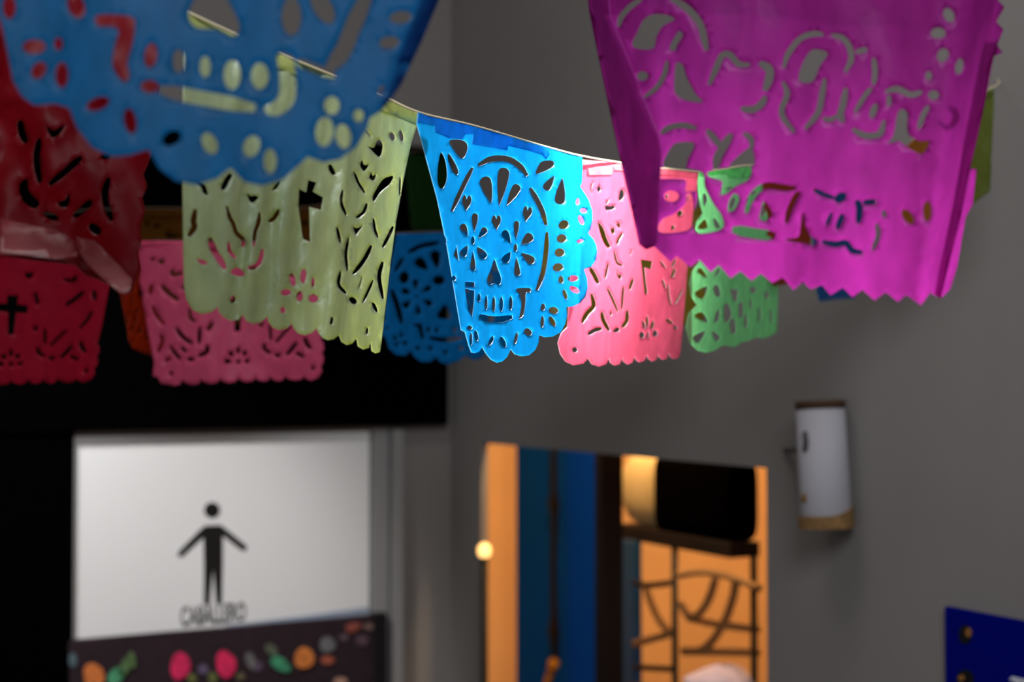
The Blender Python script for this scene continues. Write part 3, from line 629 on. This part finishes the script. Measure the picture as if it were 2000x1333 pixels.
# ---- purple flag ------------------------------------------------------------------------
m_left = [(1143, -60), (1150, 20), (1168, 110), (1190, 215), (1215, 330), (1233, 410), (1248, 478), (1262, 488), (1278, 482)]
m_bot = [(1310, 512), (1322, 500), (1348, 522), (1366, 508), (1388, 532), (1404, 518), (1427, 544), (1446, 530), (1468, 549), (1486, 535), (1509, 553), (1528, 542), (1550, 567), (1568, 550), (1583, 566), (1605, 557), (1622, 577), (1646, 562), (1665, 581), (1684, 566), (1708, 587), (1730, 571), (1754, 590), (1770, 576), (1799, 596), (1818, 571), (1838, 583)]
m_right = [(1853, 520), (1878, 420), (1895, 330), (1920, 220), (1935, 130), (1941, 110), (1958, 103), (1948, 88), (1960, 58), (1946, 42), (1962, 14), (1949, 0), (1966, -25), (1952, -40), (1966, -60)]
m_out = [np.array(p, float) for p in m_left + m_bot + m_right]
m_h = shapes([('S', [(108, 205), (130, 130), (200, 50), (290, -10)], 44), ('S', [(510, -10), (600, 40), (680, 110), (740, 200), (765, 300), (785, 385)], 56), ('P', [(215, 355), (260, 230), (300, 150), (370, 110), (480, 115), (538, 150), (450, 200), (400, 280), (370, 375)]), ('P', [(498, 372), (530, 300), (570, 240), (602, 270), (560, 340), (540, 388)]), ('S', [(482, 465), (460, 570), (400, 670), (305, 745)], 38), ('E', 292, 582, 44, 36), ('P', [(548, 488), (600, 500), (625, 580), (660, 650), (700, 720), (752, 782), (640, 772), (570, 740), (535, 680)]),
    ('S', [(802, 650), (850, 540), (900, 430), (960, 420), (1030, 490), (1115, 497)], 50), ('S', [(1190, 480), (1262, 530), (1262, 600), (1230, 695)], 64), ('S', [(1235, 735), (1200, 800), (1130, 840), (1045, 830)], 54), ('S', [(1368, 625), (1400, 720), (1360, 830), (1370, 900), (1456, 1015)], 44),
    ('S', [(430, 1022), (500, 977), (600, 960), (705, 982)], 44), ('P', [(470, 1200), (520, 1120), (570, 1090), (690, 1100), (640, 1220), (610, 1290), (455, 1275)]), ('S', [(785, 995), (850, 1070), (893, 1125)], 48), ('S', [(972, 1025), (920, 1110), (870, 1200), (850, 1300)], 64), ('S', [(1065, 1018), (1120, 1060), (1132, 1135)], 40), ('P', [(1130, 1130), (1140, 1270), (960, 1285), (1010, 1210), (1080, 1150)])], 3.921, 1180, 0)
m_h += shapes([('S', [(193, 510), (230, 400), (320, 290), (420, 255), (495, 260)], 44), ('S', [(555, 262), (640, 290), (690, 360), (700, 450), (655, 540)], 46), ('P', [(308, 605), (330, 490), (380, 400), (430, 370), (525, 400), (470, 490), (410, 615)]), ('S', [(735, 392), (825, 370)], 42), ('S', [(870, 435), (880, 540), (868, 640)], 42), ('S', [(855, 660), (800, 725), (726, 848)], 36), ('S', [(503, 590), (480, 720), (450, 850), (352, 968)], 46), ('S', [(490, 880), (535, 902), (605, 870)], 36), ('S', [(662, 660), (640, 780), (620, 860), (642, 918)], 52),
    ('P', [(838, 875), (850, 808), (890, 776), (898, 820), (870, 884)]), ('S', [(710, 968), (780, 1010), (850, 1022), (920, 1000), (948, 905)], 48), ('S', [(958, 690), (1050, 670), (1150, 712), (1235, 690)], 46), ('S', [(985, 715), (985, 800)], 36), ('E', 1320, 715, 42, 36), ('P', [(1050, 850), (1090, 820), (1125, 860), (1120, 960), (1140, 1020), (1220, 1060), (1285, 1060), (1272, 1112), (1220, 1158), (1100, 1090), (1060, 1060), (978, 1077), (1020, 1010)]), ('S', [(1283, 795), (1240, 870), (1207, 966)], 40), ('E', 1283, 570, 26, 36),
    ('E', 1435, 115, 40, 58, -25), ('E', 1355, 250, 57, 42), ('E', 1390, 415, 44, 54, 30), ('E', 1515, 500, 32, 62, 10)], 3.846, 1480, 0)
m_h += shapes([('P', [(20, 402), (360, 432), (400, 560), (470, 700), (540, 800), (540, 905), (335, 938), (312, 800), (338, 610), (245, 600), (240, 505), (20, 490)]), ('P', [(20, 905), (60, 825), (150, 785), (240, 705), (252, 625), (300, 640), (300, 890), (80, 940)]), ('E', 130, 640, 60, 46), ('P', [(430, 440), (560, 405), (770, 400), (760, 500), (650, 560), (570, 620), (525, 615), (545, 520), (440, 480)]),
    ('P', [(588, 752), (600, 680), (640, 618), (682, 650), (660, 722), (620, 764)]), ('S', [(738, 775), (770, 670), (830, 590), (920, 553), (1050, 570), (1140, 572)], 54), ('P', [(848, 822), (860, 740), (880, 678), (922, 720), (952, 790), (900, 838)]), ('S', [(625, 910), (740, 930), (860, 950), (975, 960)], 86), ('S', [(1167, 600), (1130, 660), (1090, 750), (1063, 855)], 44), ('P', [(1195, 768), (1220, 880), (1260, 960), (1312, 1000), (1290, 1042), (1240, 1032), (1055, 990), (1160, 970), (1180, 880)]), ('S', [(1285, 582), (1370, 625), (1455, 652)], 36), ('E', 1505, 650, 54, 38, -35), ('S', [(1523, 785), (1478, 905)], 44), ('S', [(1432, 775), (1388, 875)], 28),
    ('S', [(1638, 670), (1660, 740), (1650, 858)], 54), ('S', [(1690, 690), (1795, 683)], 44), ('S', [(1800, 862), (1812, 960), (1766, 1076)], 38), ('S', [(1355, 1008), (1460, 1030), (1550, 1020), (1600, 1080), (1685, 1097)], 48), ('E', 1860, 785, 18, 32, -10)], 4.1667, 1280, 230)
m_h += shapes([('E', 1220, 515, 38, 70, -38), ('E', 1378, 470, 36, 82)], 4.1667, 1480, 300)
m_pl = plane_depth((1200, 0, .955), (1940, 0, .885), (1300, 500, .955))
def m_d(x, y):
    r = max(0, x - (1880 - (y - 100) * .16)); l = max(0, (1262 + (y - 0) * .10) - x)
    return m_pl(x, y) + r * .0011 + .0003 * l + .0025 * fbm(x * 1.2, y * .5, 120, 41) + .0015 * math.sin(x * .03)
purp = paper('purple tissue', (.36, .022, .27), (.40, .022, .30), .66, .008)
purr = paper('purple tissue edge', (.5, .1, .45), (.5, .1, .45), .5, .06)
flapL = [np.array(p, float) for p in [(1143, -60), (1185, -60), (1192, 30), (1215, 85), (1252, 180), (1285, 258), (1292, 300), (1288, 380), (1284, 470), (1278, 482), (1262, 488), (1248, 478), (1233, 410), (1215, 330), (1190, 215), (1168, 110), (1150, 20)]]
flapR = [np.array(p, float) for p in [(1948, 80), (1938, 125), (1920, 220), (1895, 330), (1878, 420), (1853, 520), (1838, 583), (1822, 576), (1832, 520), (1858, 400), (1885, 250), (1905, 150), (1920, 80)]]
flapR2 = [np.array(p, float) for p in [(1892, 330), (1908, 330), (1900, 400), (1886, 425), (1870, 520), (1856, 565), (1838, 583), (1845, 530), (1872, 420)]]
curl = shapes([('S', [(1395, 785), (1470, 830), (1482, 890), (1420, 945), (1322, 885)], 48)], 3.846, 1480, 0)[0]
flag('papel_picado_flag', 'large purple paper flag with cut-out lettering and zigzag lower edge on the right', m_out, m_h, m_d, purp, purr, GN, [(1150, -58), (1560, -58), (1960, -58)], grid=16,
     flaps=[('folded_edge', flapL, -.004), ('folded_edge', flapR, .004), ('folded_edge', flapR2, .009), ('paper_curl', curl, .003)])

# ---- nearest blue flag at the upper left ------------------------------------------------
a_T = (2.222, 0, 0)
a_out = tp([(-160, -860), (400, -870), (1100, -880), (1900, -890), (2080, -893), (2040, -450), (1905, 0), (1830, 180), (1740, 370), (1690, 440), (1655, 482), (1606, 512), (1595, 560), (1545, 640), (1475, 692), (1405, 706), (1335, 680), (1300, 715), (1225, 782), (1135, 806), (1060, 790), (1000, 728), (940, 775), (850, 802), (760, 785), (690, 730), (645, 648), (560, 675), (480, 680), (400, 640), (335, 560), (300, 470), (240, 450), (150, 458), (95, 420), (55, 350), (35, 240), (14, 130), (-10, 60), (-60, 30), (-110, -60), (-90, -180), (-150, -300), (-120, -420)], *a_T)
a_h = shapes([('E', 40, 30, 28, 52), ('E', 330, 25, 36, 56, -20), ('P', [(415, 70), (480, 62), (575, 75), (585, 120), (572, 200), (552, 270), (562, 330), (540, 356), (505, 320), (488, 270), (500, 190), (515, 130), (480, 115), (425, 112)]), ('E', 148, 203, 50, 32), ('E', 168, 305, 30, 40, 30), ('E', 268, 325, 28, 56), ('E', 253, 190, 18, 28), ('E', 655, 240, 28, 54, 8), ('E', 775, 265, 26, 52), ('E', 650, 375, 40, 28), ('S', [(690, 388), (800, 412), (950, 440), (1108, 470)], 64), ('E', 1007, 325, 38, 64), ('E', 1127, 330, 38, 58), ('E', 890, 290, 24, 46),
    ('P', [(1205, 235), (1270, 245), (1280, 300), (1285, 400), (1265, 460), (1210, 502), (1160, 495), (1148, 465), (1190, 440), (1212, 400), (1212, 320)]), ('S', [(1290, 265), (1350, 290), (1455, 330)], 40), ('P', [(930, -90), (1000, 20), (1040, 110), (1015, 158), (940, 128), (850, 118), (818, 60), (860, -30)]), ('E', 1265, 70, 44, 86), ('E', 1400, 30, 42, 82, -30), ('S', [(1610, -60), (1530, 120), (1490, 220), (1425, 305)], 74), ('E', 1740, 75, 50, 28, -5), ('E', 1690, 185, 46, 28, -5), ('E', 1755, 290, 26, 20), ('E', 425, 450, 52, 28, -20), ('E', 565, 525, 27, 56, -10), ('E', 745, 600, 44, 30, -30), ('E', 910, 622, 32, 50, -25), ('E', 1092, 635, 36, 48, 20), ('E', 1172, 700, 28, 54), ('E', 1440, 458, 34, 40), ('E', 1408, 572, 40, 64, 5), ('E', 1490, 592, 34, 54, -10), ('E', 1556, 502, 22, 28), ('E', 1660, 395, 18, 26),
    ('E', 640, -250, 50, 100), ('E', 640, -480, 50, 100), ('E', 500, -360, 100, 50), ('E', 780, -360, 100, 50), ('E', 1240, -250, 50, 100), ('E', 1240, -480, 50, 100), ('E', 1100, -360, 100, 50), ('E', 1400, -330, 100, 50)], *a_T)
a_pl = plane_depth((0, 0, .76), (860, 0, .80), (400, 350, .775))
def a_d(x, y):
    r = max(0, x - (820 - (y) * .35))
    return a_pl(x, y) + .0011 * r + .0025 * fbm(x, y, 300, 51, 2) + .002 * math.sin(x * .02)
bluea = paper('deep blue tissue', (.008, .12, .31), (.007, .16, .45), .70, .008, .5, .10)
bluear = paper('deep blue tissue edge', (.1, .3, .6), (.1, .3, .6), .5, .06)
a_flap = tp([(1905, 0), (1830, 180), (1740, 370), (1690, 440), (1655, 482), (1640, 440), (1690, 330), (1760, 150), (1820, 0), (1940, -450), (1990, -893), (2080, -893), (2040, -450)], *a_T)
flag('papel_picado_flag', 'large out-of-focus blue paper flag with a cut-out skull at the upper left', a_out, a_h, a_d, bluea, bluear, GN, [(-70, -388), (450, -396), (930, -401)], grid=20, flaps=[('folded_edge', a_flap, .005)])

# ---- crumpled red flag -----------------------------------------------------------------
b_T = (1.904, 0, 80)
b_out = tp([(-420, -260), (0, -230), (300, -205), (620, -185), (612, 0), (600, 130), (585, 250), (572, 340), (562, 415), (550, 455), (532, 498), (547, 540), (528, 582), (541, 632), (523, 690), (527, 735), (510, 785), (521, 850), (500, 900), (490, 936), (462, 942), (410, 910), (362, 886), (320, 872), (280, 832), (205, 822), (130, 816), (0, 794), (-200, 760), (-430, 740)], *b_T)
b_h = shapes([('S', [(73, 295), (80, 340), (97, 380)], 28), ('P', [(172, 318), (200, 332), (243, 312), (217, 352), (190, 358)]), ('S', [(146, 362), (135, 440), (148, 528)], 27), ('S', [(304, 430), (250, 480), (182, 536)], 28), ('P', [(75, 530), (100, 512), (110, 560), (148, 602), (130, 624), (95, 607), (73, 570)]), ('P', [(213, 602), (240, 590), (257, 566), (257, 607), (235, 622)]), ('S', [(340, 594), (310, 625), (273, 655)], 28), ('S', [(405, 508), (390, 580), (416, 668)], 28), ('E', 190, 652, 30, 14, 25), ('E', 352, 700, 28, 18, 40), ('E', 392, 432, 16, 10)], *b_T)
b_pl = plane_depth((0, 100, .99), (290, 100, 1.0), (100, 550, .985))
def b_d(x, y):
    v = (y - 100) / 460; k = y - (470 + .38 * x)
    crease = .055 * max(0, (k + 60) / 100) ** 2 if k > -60 else 0
    return b_pl(x, y) - crease + .016 * fbm(x * .9 + y * .3, y * .8 - x * .25, 130, 61, 4) * max(.25, min(1, (300 - x) / 150)) + .006 * math.sin((x * .8 - y * .5) * .04)
redp = paper('red tissue', (.22, .0015, .007), (.22, .0012, .006), .45, .012, .5, .10)
redf = paper('red tissue painted sheen', (.34, .014, .026), (.24, .005, .012), .35, .13, .42, .3)  # same red lightened and glossier; sheen of the fold is partly painted
redr = paper('red tissue edge', (.5, .08, .1), (.5, .08, .1), .5, .08)
flag('papel_picado_flag', 'crumpled dark red paper flag at the left edge behind the large blue flag', b_out, b_h, b_d, redp, redr, GF, [(-220, -56), (0, -41), (325, -17)], grid=14,
     flaps=[('folded_edge', [np.array(p, float) for p in [(150, 462), (185, 470), (215, 500), (258, 548), (250, 572), (232, 570), (205, 548), (175, 520), (152, 490)]], lambda x, y: b_d(x, y) - .004 - .0006 * max(0, y - 455), redf),
            ('folded_edge', [np.array(p, float) for p in [(0, 425), (60, 440), (110, 448), (140, 470), (152, 500), (110, 506), (50, 498), (0, 494)]], lambda x, y: b_d(x, y) - .004 - .0006 * max(0, y - 420), redf)])

# ---- back row --------------------------------------------------------------------------
e_T = (4.444, 260, 460)
cross_holes = [('S', [(175, 190), (165, 225)], 35), ('E', 245, 230, 25, 22), ('S', [(345, 290), (340, 340), (430, 330)], 32), ('S', [(162, 425), (145, 515)], 33), ('S', [(245, 435), (310, 500), (395, 565)], 38), ('S', [(163, 610), (200, 690), (267, 775)], 28), ('S', [(372, 805), (430, 880), (515, 945)], 34), ('S', [(580, 795), (570, 945)], 30), ('S', [(690, 755), (647, 825)], 36), ('S', [(240, 860), (250, 930), (212, 1020)], 32), ('S', [(318, 960), (360, 1020), (408, 1080)], 30), ('S', [(415, 975), (463, 1014)], 30), ('S', [(276, 1093), (328, 1063)], 27), ('S', [(640, 952), (640, 1010), (565, 1052)], 36), ('E', 500, 1078, 33, 18),
    ('E', 850, 1030, 20, 26, -30), ('E', 912, 998, 16, 33), ('E', 968, 1025, 18, 25, 25), ('E', 820, 1095, 31, 20), ('E', 915, 1098, 18, 18), ('E', 990, 1092, 21, 18), ('S', [(1135, 940), (1145, 990), (1195, 1024)], 32), ('E', 1255, 1042, 29, 18), ('S', [(1420, 925), (1380, 985), (1330, 1040)], 34), ('S', [(1410, 1018), (1485, 1058)], 30), ('S', [(1490, 885), (1505, 940), (1543, 985)], 34), ('S', [(1370, 785), (1300, 860), (1236, 935)], 26), ('S', [(1185, 775), (1195, 915)], 24), ('E', 1110, 775, 20, 22), ('Q', [(870, 480), (960, 480), (950, 560), (1040, 570), (1035, 640), (945, 635), (930, 832), (880, 832), (878, 630), (780, 620), (785, 555), (868, 555)]), ('S', [(488, 635), (500, 720), (543, 752)], 26), ('E', 330, 1200, 16, 18), ('E', 1560, 1155, 18, 18),
    ('S', [(1560, 190), (1555, 225)], 35), ('E', 1490, 230, 25, 22), ('S', [(1400, 290), (1390, 340), (1310, 330)], 32), ('S', [(1560, 425), (1575, 515)], 33), ('S', [(1480, 435), (1420, 500), (1340, 565)], 38), ('S', [(1560, 610), (1530, 690), (1470, 775)], 28), ('S', [(420, 450), (480, 470)], 26), ('S', [(640, 450), (610, 560)], 28), ('S', [(1090, 450), (1120, 560)], 28), ('H', 700, 300, 70, 70), ('H', 1040, 300, 70, 70)]
e_out_c = [(60, 45), (500, 50), (900, 55), (1300, 58), (1680, 60), (1690, 250), (1670, 500), (1655, 750), (1632, 905), (1652, 935), (1658, 985), (1640, 1020), (1655, 1060), (1650, 1110), (1630, 1130), (1640, 1180), (1610, 1235), (1545, 1262), (1500, 1245), (1488, 1222), (1460, 1252), (1410, 1262), (1350, 1250), (1320, 1222), (1300, 1258), (1260, 1270), (1215, 1256), (1192, 1226), (1175, 1260), (1130, 1272), (1085, 1258), (1066, 1236), (1040, 1266), (990, 1277), (940, 1264), (915, 1240), (890, 1272), (835, 1284), (780, 1270), (756, 1240), (735, 1280), (680, 1292), (620, 1278), (591, 1250), (570, 1290), (515, 1302), (455, 1285), (430, 1250), (410, 1295), (355, 1307), (290, 1292), (245, 1290), (215, 1235), (168, 1222), (182, 1100), (150, 950), (140, 880), (120, 800), (110, 700), (88, 600), (80, 500), (55, 400), (62, 300), (38, 150), (55, 100)]
e_pl = plane_depth((275, 470, 2.0), (635, 470, 2.03), (300, 750, 2.0))
def e_d(x, y): return e_pl(x, y) + .004 * fbm(x, y * .5, 90, 71) + .006 * math.sin((x - .35 * y) * .03)
rosep = paper('rose tissue', (.66, .085, .19), (.66, .078, .18), .5, .008)
roser = paper('rose tissue edge', (.6, .15, .25), (.6, .15, .25), .5, .05)
flag('papel_picado_flag', 'rose pink paper flag with small leaf cut-outs hanging behind the yellow-green flag', tp(e_out_c, *e_T), shapes(cross_holes, *e_T), e_d, rosep, roser, GB, [(273, 470), (460, 472), (638, 474)], grid=12, hem=tp([(60, 47), (500, 52), (1300, 60), (1678, 62), (1680, 130), (1300, 118), (500, 112), (55, 108)], *e_T))

# normalised designs for reuse
E_N = [np.array(((x - 60) / 1620, (y - 45) / 1235)) for x, y in e_out_c]
def cross_n(): return [[np.array(((p[0] - 60) / 1620, (p[1] - 45) / 1235)) for p in FN[it[0]](*it[1:])] for it in cross_holes]
def quad(c):                                # bilinear map of the unit square to four corners TL TR BR BL
    c = [np.array(q, float) for q in c]
    return lambda p: c[0] * (1 - p[0]) * (1 - p[1]) + c[1] * p[0] * (1 - p[1]) + c[2] * p[0] * p[1] + c[3] * (1 - p[0]) * p[1]
def qflag(label, corners, ts, m, rm, group, seed, design=None, wav=.006, grid=12, wf=.03):
    q = quad(corners); out, hs = design
    d_ = plane_depth((*corners[0], ts[0]), (*corners[1], ts[1]), (*corners[3], ts[2]))
    dd = lambda x, y: d_(x, y) + wav * .7 * fbm(x, y * .5, 80, seed) + wav * math.sin((x + .3 * y) * wf + seed)
    c = [np.array(k, float) for k in corners]
    tm = (c[0] + c[1]) / 2
    hm = [q(p) for p in ((0, .01), (.5, .01), (1, .01), (1, .07), (.5, .07), (0, .07))]
    return flag('papel_picado_flag', label, [q(p) for p in out], [[q(p) for p in h] for h in hs], dd, m, rm, group, [tuple(c[0]), tuple(tm), tuple(c[1])], grid=grid, hem=hm), dd
CR = (E_N, cross_n())
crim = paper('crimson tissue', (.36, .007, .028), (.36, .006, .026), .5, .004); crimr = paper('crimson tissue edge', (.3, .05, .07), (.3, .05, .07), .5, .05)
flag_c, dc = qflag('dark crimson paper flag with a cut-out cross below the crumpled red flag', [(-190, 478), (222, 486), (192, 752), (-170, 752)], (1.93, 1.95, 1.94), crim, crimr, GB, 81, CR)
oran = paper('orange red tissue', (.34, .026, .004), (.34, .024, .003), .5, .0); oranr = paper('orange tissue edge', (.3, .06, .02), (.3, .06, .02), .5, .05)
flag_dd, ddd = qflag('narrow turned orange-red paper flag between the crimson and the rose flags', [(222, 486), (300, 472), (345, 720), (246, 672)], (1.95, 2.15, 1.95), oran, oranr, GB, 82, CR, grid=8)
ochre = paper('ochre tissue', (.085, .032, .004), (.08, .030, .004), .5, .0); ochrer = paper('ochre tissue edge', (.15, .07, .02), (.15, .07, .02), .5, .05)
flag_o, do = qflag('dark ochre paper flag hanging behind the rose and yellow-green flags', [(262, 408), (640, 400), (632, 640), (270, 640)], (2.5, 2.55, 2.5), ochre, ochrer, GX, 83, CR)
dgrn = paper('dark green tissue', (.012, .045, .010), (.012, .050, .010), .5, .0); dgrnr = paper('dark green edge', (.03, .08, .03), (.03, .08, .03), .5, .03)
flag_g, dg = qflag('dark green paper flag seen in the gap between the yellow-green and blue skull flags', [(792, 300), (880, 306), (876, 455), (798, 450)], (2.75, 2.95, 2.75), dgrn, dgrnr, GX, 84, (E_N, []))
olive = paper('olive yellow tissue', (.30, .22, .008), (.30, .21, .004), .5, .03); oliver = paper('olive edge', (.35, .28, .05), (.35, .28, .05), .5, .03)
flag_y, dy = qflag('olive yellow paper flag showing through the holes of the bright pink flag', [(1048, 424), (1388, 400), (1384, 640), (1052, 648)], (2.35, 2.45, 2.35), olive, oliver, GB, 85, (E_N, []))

# back blue skull flag
k_T = (2.836, 700, 250)
k_out = tp([(215, 588), (400, 575), (600, 566), (850, 560), (855, 800), (850, 1000), (862, 1090), (850, 1180), (800, 1240), (745, 1250), (716, 1232), (690, 1272), (640, 1290), (590, 1262), (560, 1292), (500, 1312), (455, 1300), (430, 1270), (400, 1298), (345, 1296), (305, 1262), (290, 1232), (262, 1262), (210, 1258), (170, 1220), (155, 1165), (135, 1150), (132, 1095), (150, 1060), (148, 1000), (175, 800)], *k_T)
def mir(items, cx):
    out = []
    for it in items:
        k = it[0]
        if k == 'E': out.append(('E', 2 * cx - it[1], it[2], it[3], it[4], -(it[5] if len(it) > 5 else 0)))
        elif k == 'D': out.append(('D', 2 * cx - it[1], it[2], 2 * cx - it[3], it[4], it[5]))
        else: out.append((k, [(2 * cx - x, y) for x, y in it[1]], *it[2:]))
    return out
k_half = [('S', [(275, 692), (350, 655), (450, 636)], 27), ('S', [(250, 720), (205, 795)], 22), ('D', 388, 790, 338, 742, 58), ('E', 255, 830, 28, 34, 10), ('D', 320, 900, 318, 852, 30), ('D', 292, 918, 256, 904, 36), ('D', 356, 912, 392, 886, 32), ('D', 292, 962, 262, 986, 36), ('D', 360, 955, 396, 974, 36), ('D', 330, 978, 334, 1024, 28), ('E', 325, 935, 7, 9), ('S', [(183, 895), (215, 980), (242, 1086)], 30), ('Q', [(293, 1083), (352, 1083), (368, 1172), (345, 1167), (330, 1106)]), ('E', 390, 1120, 10, 16), ('E', 435, 1122, 10, 16), ('E', 205, 1165, 10, 14), ('E', 240, 1150, 14, 9), ('E', 215, 1200, 11, 12), ('E', 260, 1195, 12, 12), ('E', 330, 1222, 14, 11), ('E', 400, 1222, 12, 12), ('E', 160, 1110, 8, 10)]
k_h = shapes(k_half + mir(k_half, 485) + [('D', 440, 785, 426, 702, 56), ('D', 530, 785, 544, 702, 56), ('E', 446, 845, 34, 27), ('P', [(484, 980), (512, 1042), (492, 1062), (440, 1052), (446, 1020)]), ('S', [(393, 1165), (480, 1176), (575, 1163)], 24), ('E', 485, 1245, 12, 12)], *k_T)
k_pl = plane_depth((765, 457, 2.1), (1000, 447, 2.3), (750, 690, 2.1))
def k_d(x, y): return k_pl(x, y) + .003 * fbm(x, y, 80, 91) + .003 * math.sin(x * .04)
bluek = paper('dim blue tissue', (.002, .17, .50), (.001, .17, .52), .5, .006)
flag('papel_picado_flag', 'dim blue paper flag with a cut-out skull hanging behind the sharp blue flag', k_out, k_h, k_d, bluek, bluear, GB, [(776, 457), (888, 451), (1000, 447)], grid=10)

# flags beyond the green one, mostly behind the purple flag
flag_j, dj = qflag('orange-red paper flag behind the purple flag, next to the green flag', [(1490, 338), (1592, 345), (1580, 556), (1500, 556)], (1.82, 1.98, 1.83), paper('rust tissue', (.30, .030, .006), (.30, .028, .004), .5, .04), oranr, GF, 86, (E_N, []), grid=8)
SK = ([np.array(((p[0] - 765) / 235, (p[1] - 455) / 240)) for p in k_out], [[np.array(((p[0] - 765) / 235, (p[1] - 455) / 240)) for p in h] for h in k_h])
flag_n, dn = qflag('blue paper flag behind the purple flag, its scalloped tip showing under the zigzag edge', [(1578, 342), (1722, 335), (1672, 590), (1590, 585)], (1.98, 2.14, 1.99), paper('navy tissue', (.006, .07, .24), (.004, .07, .26), .5, .04), bluear, GF, 87, (E_N, []), grid=8)
flag_p, dp = qflag('orange paper flag behind the lettering of the purple flag on the right', [(1722, 335), (1838, 215), (1845, 440), (1742, 470)], (2.05, 2.10, 2.05), paper('orange tissue', (.38, .12, .004), (.40, .12, .003), .5, .04), oranr, GF, 88, (E_N, []), grid=8)
flag_q, dq = qflag('olive green paper flag at the right edge of the purple flag near the wall', [(1845, 208), (1942, 170), (1936, 378), (1868, 420)], (2.02, 1.98, 2.03), paper('moss tissue', (.13, .17, .010), (.13, .17, .006), .5, .03), oliver, GF, 89, (E_N, []), grid=8)

# ---- strings ---------------------------------------------------------------------------
def sp(x, y, d, off=.001): return P3(x, y - 1, d(x, y) + off)
string('pale string of the front garland carrying the sharp blue flag', [P3(-330, -75, .97), sp(-220, -56, b_d), sp(0, -42, b_d), sp(200, -25, b_d), sp(324, -10, b_d), sp(358, 20, f_d), sp(550, 107, f_d), sp(735, 183, f_d), sp(817, 220, g_d), sp(928, 247, g_d), sp(1068, 288, g_d), sp(1137, 306, g_d), sp(1228, 321, h_d), sp(1362, 336, h_d), sp(1420, 330, i_d), sp(1478, 325, i_d), sp(1592, 345, dj), sp(1722, 335, dn), sp(1838, 215, dp), sp(1942, 170, dq), W(wall_sz(1950, 155, 0)[0], -.002, wall_sz(1950, 155, 0)[1])], strm)
string('string of the nearest garland carrying the large blue and purple flags', [P3(-300, -380, .75), *[sp(x, -388 - (x + 70) * .013, a_d) for x in range(-70, 931, 125)], P3(1060, -250, .88), *[sp(x, -59, m_d) for x in range(1150, 1961, 90)], P3(2150, -70, .87)], strm)
string('string of the back garland carrying the rose flag', [P3(-400, 470, 1.93), sp(-190, 478, dc), sp(222, 486, dc), sp(300, 472, ddd), sp(460, 472, e_d), sp(638, 474, e_d), sp(776, 457, k_d), sp(1000, 447, k_d), sp(1048, 424, dy), sp(1388, 400, dy), W(wall_sz(1560, 330, 0)[0], -.002, wall_sz(1560, 330, 0)[1])], mat('dark string', (.10, .07, .05), .8))
string('string of the farthest garland carrying the ochre and dark green flags', [P3(40, 420, 2.45), sp(262, 408, do), sp(640, 400, do), sp(792, 300, dg), sp(880, 306, dg), P3(930, 300, 3.2)], mat('dark string', (.10, .07, .05), .8))
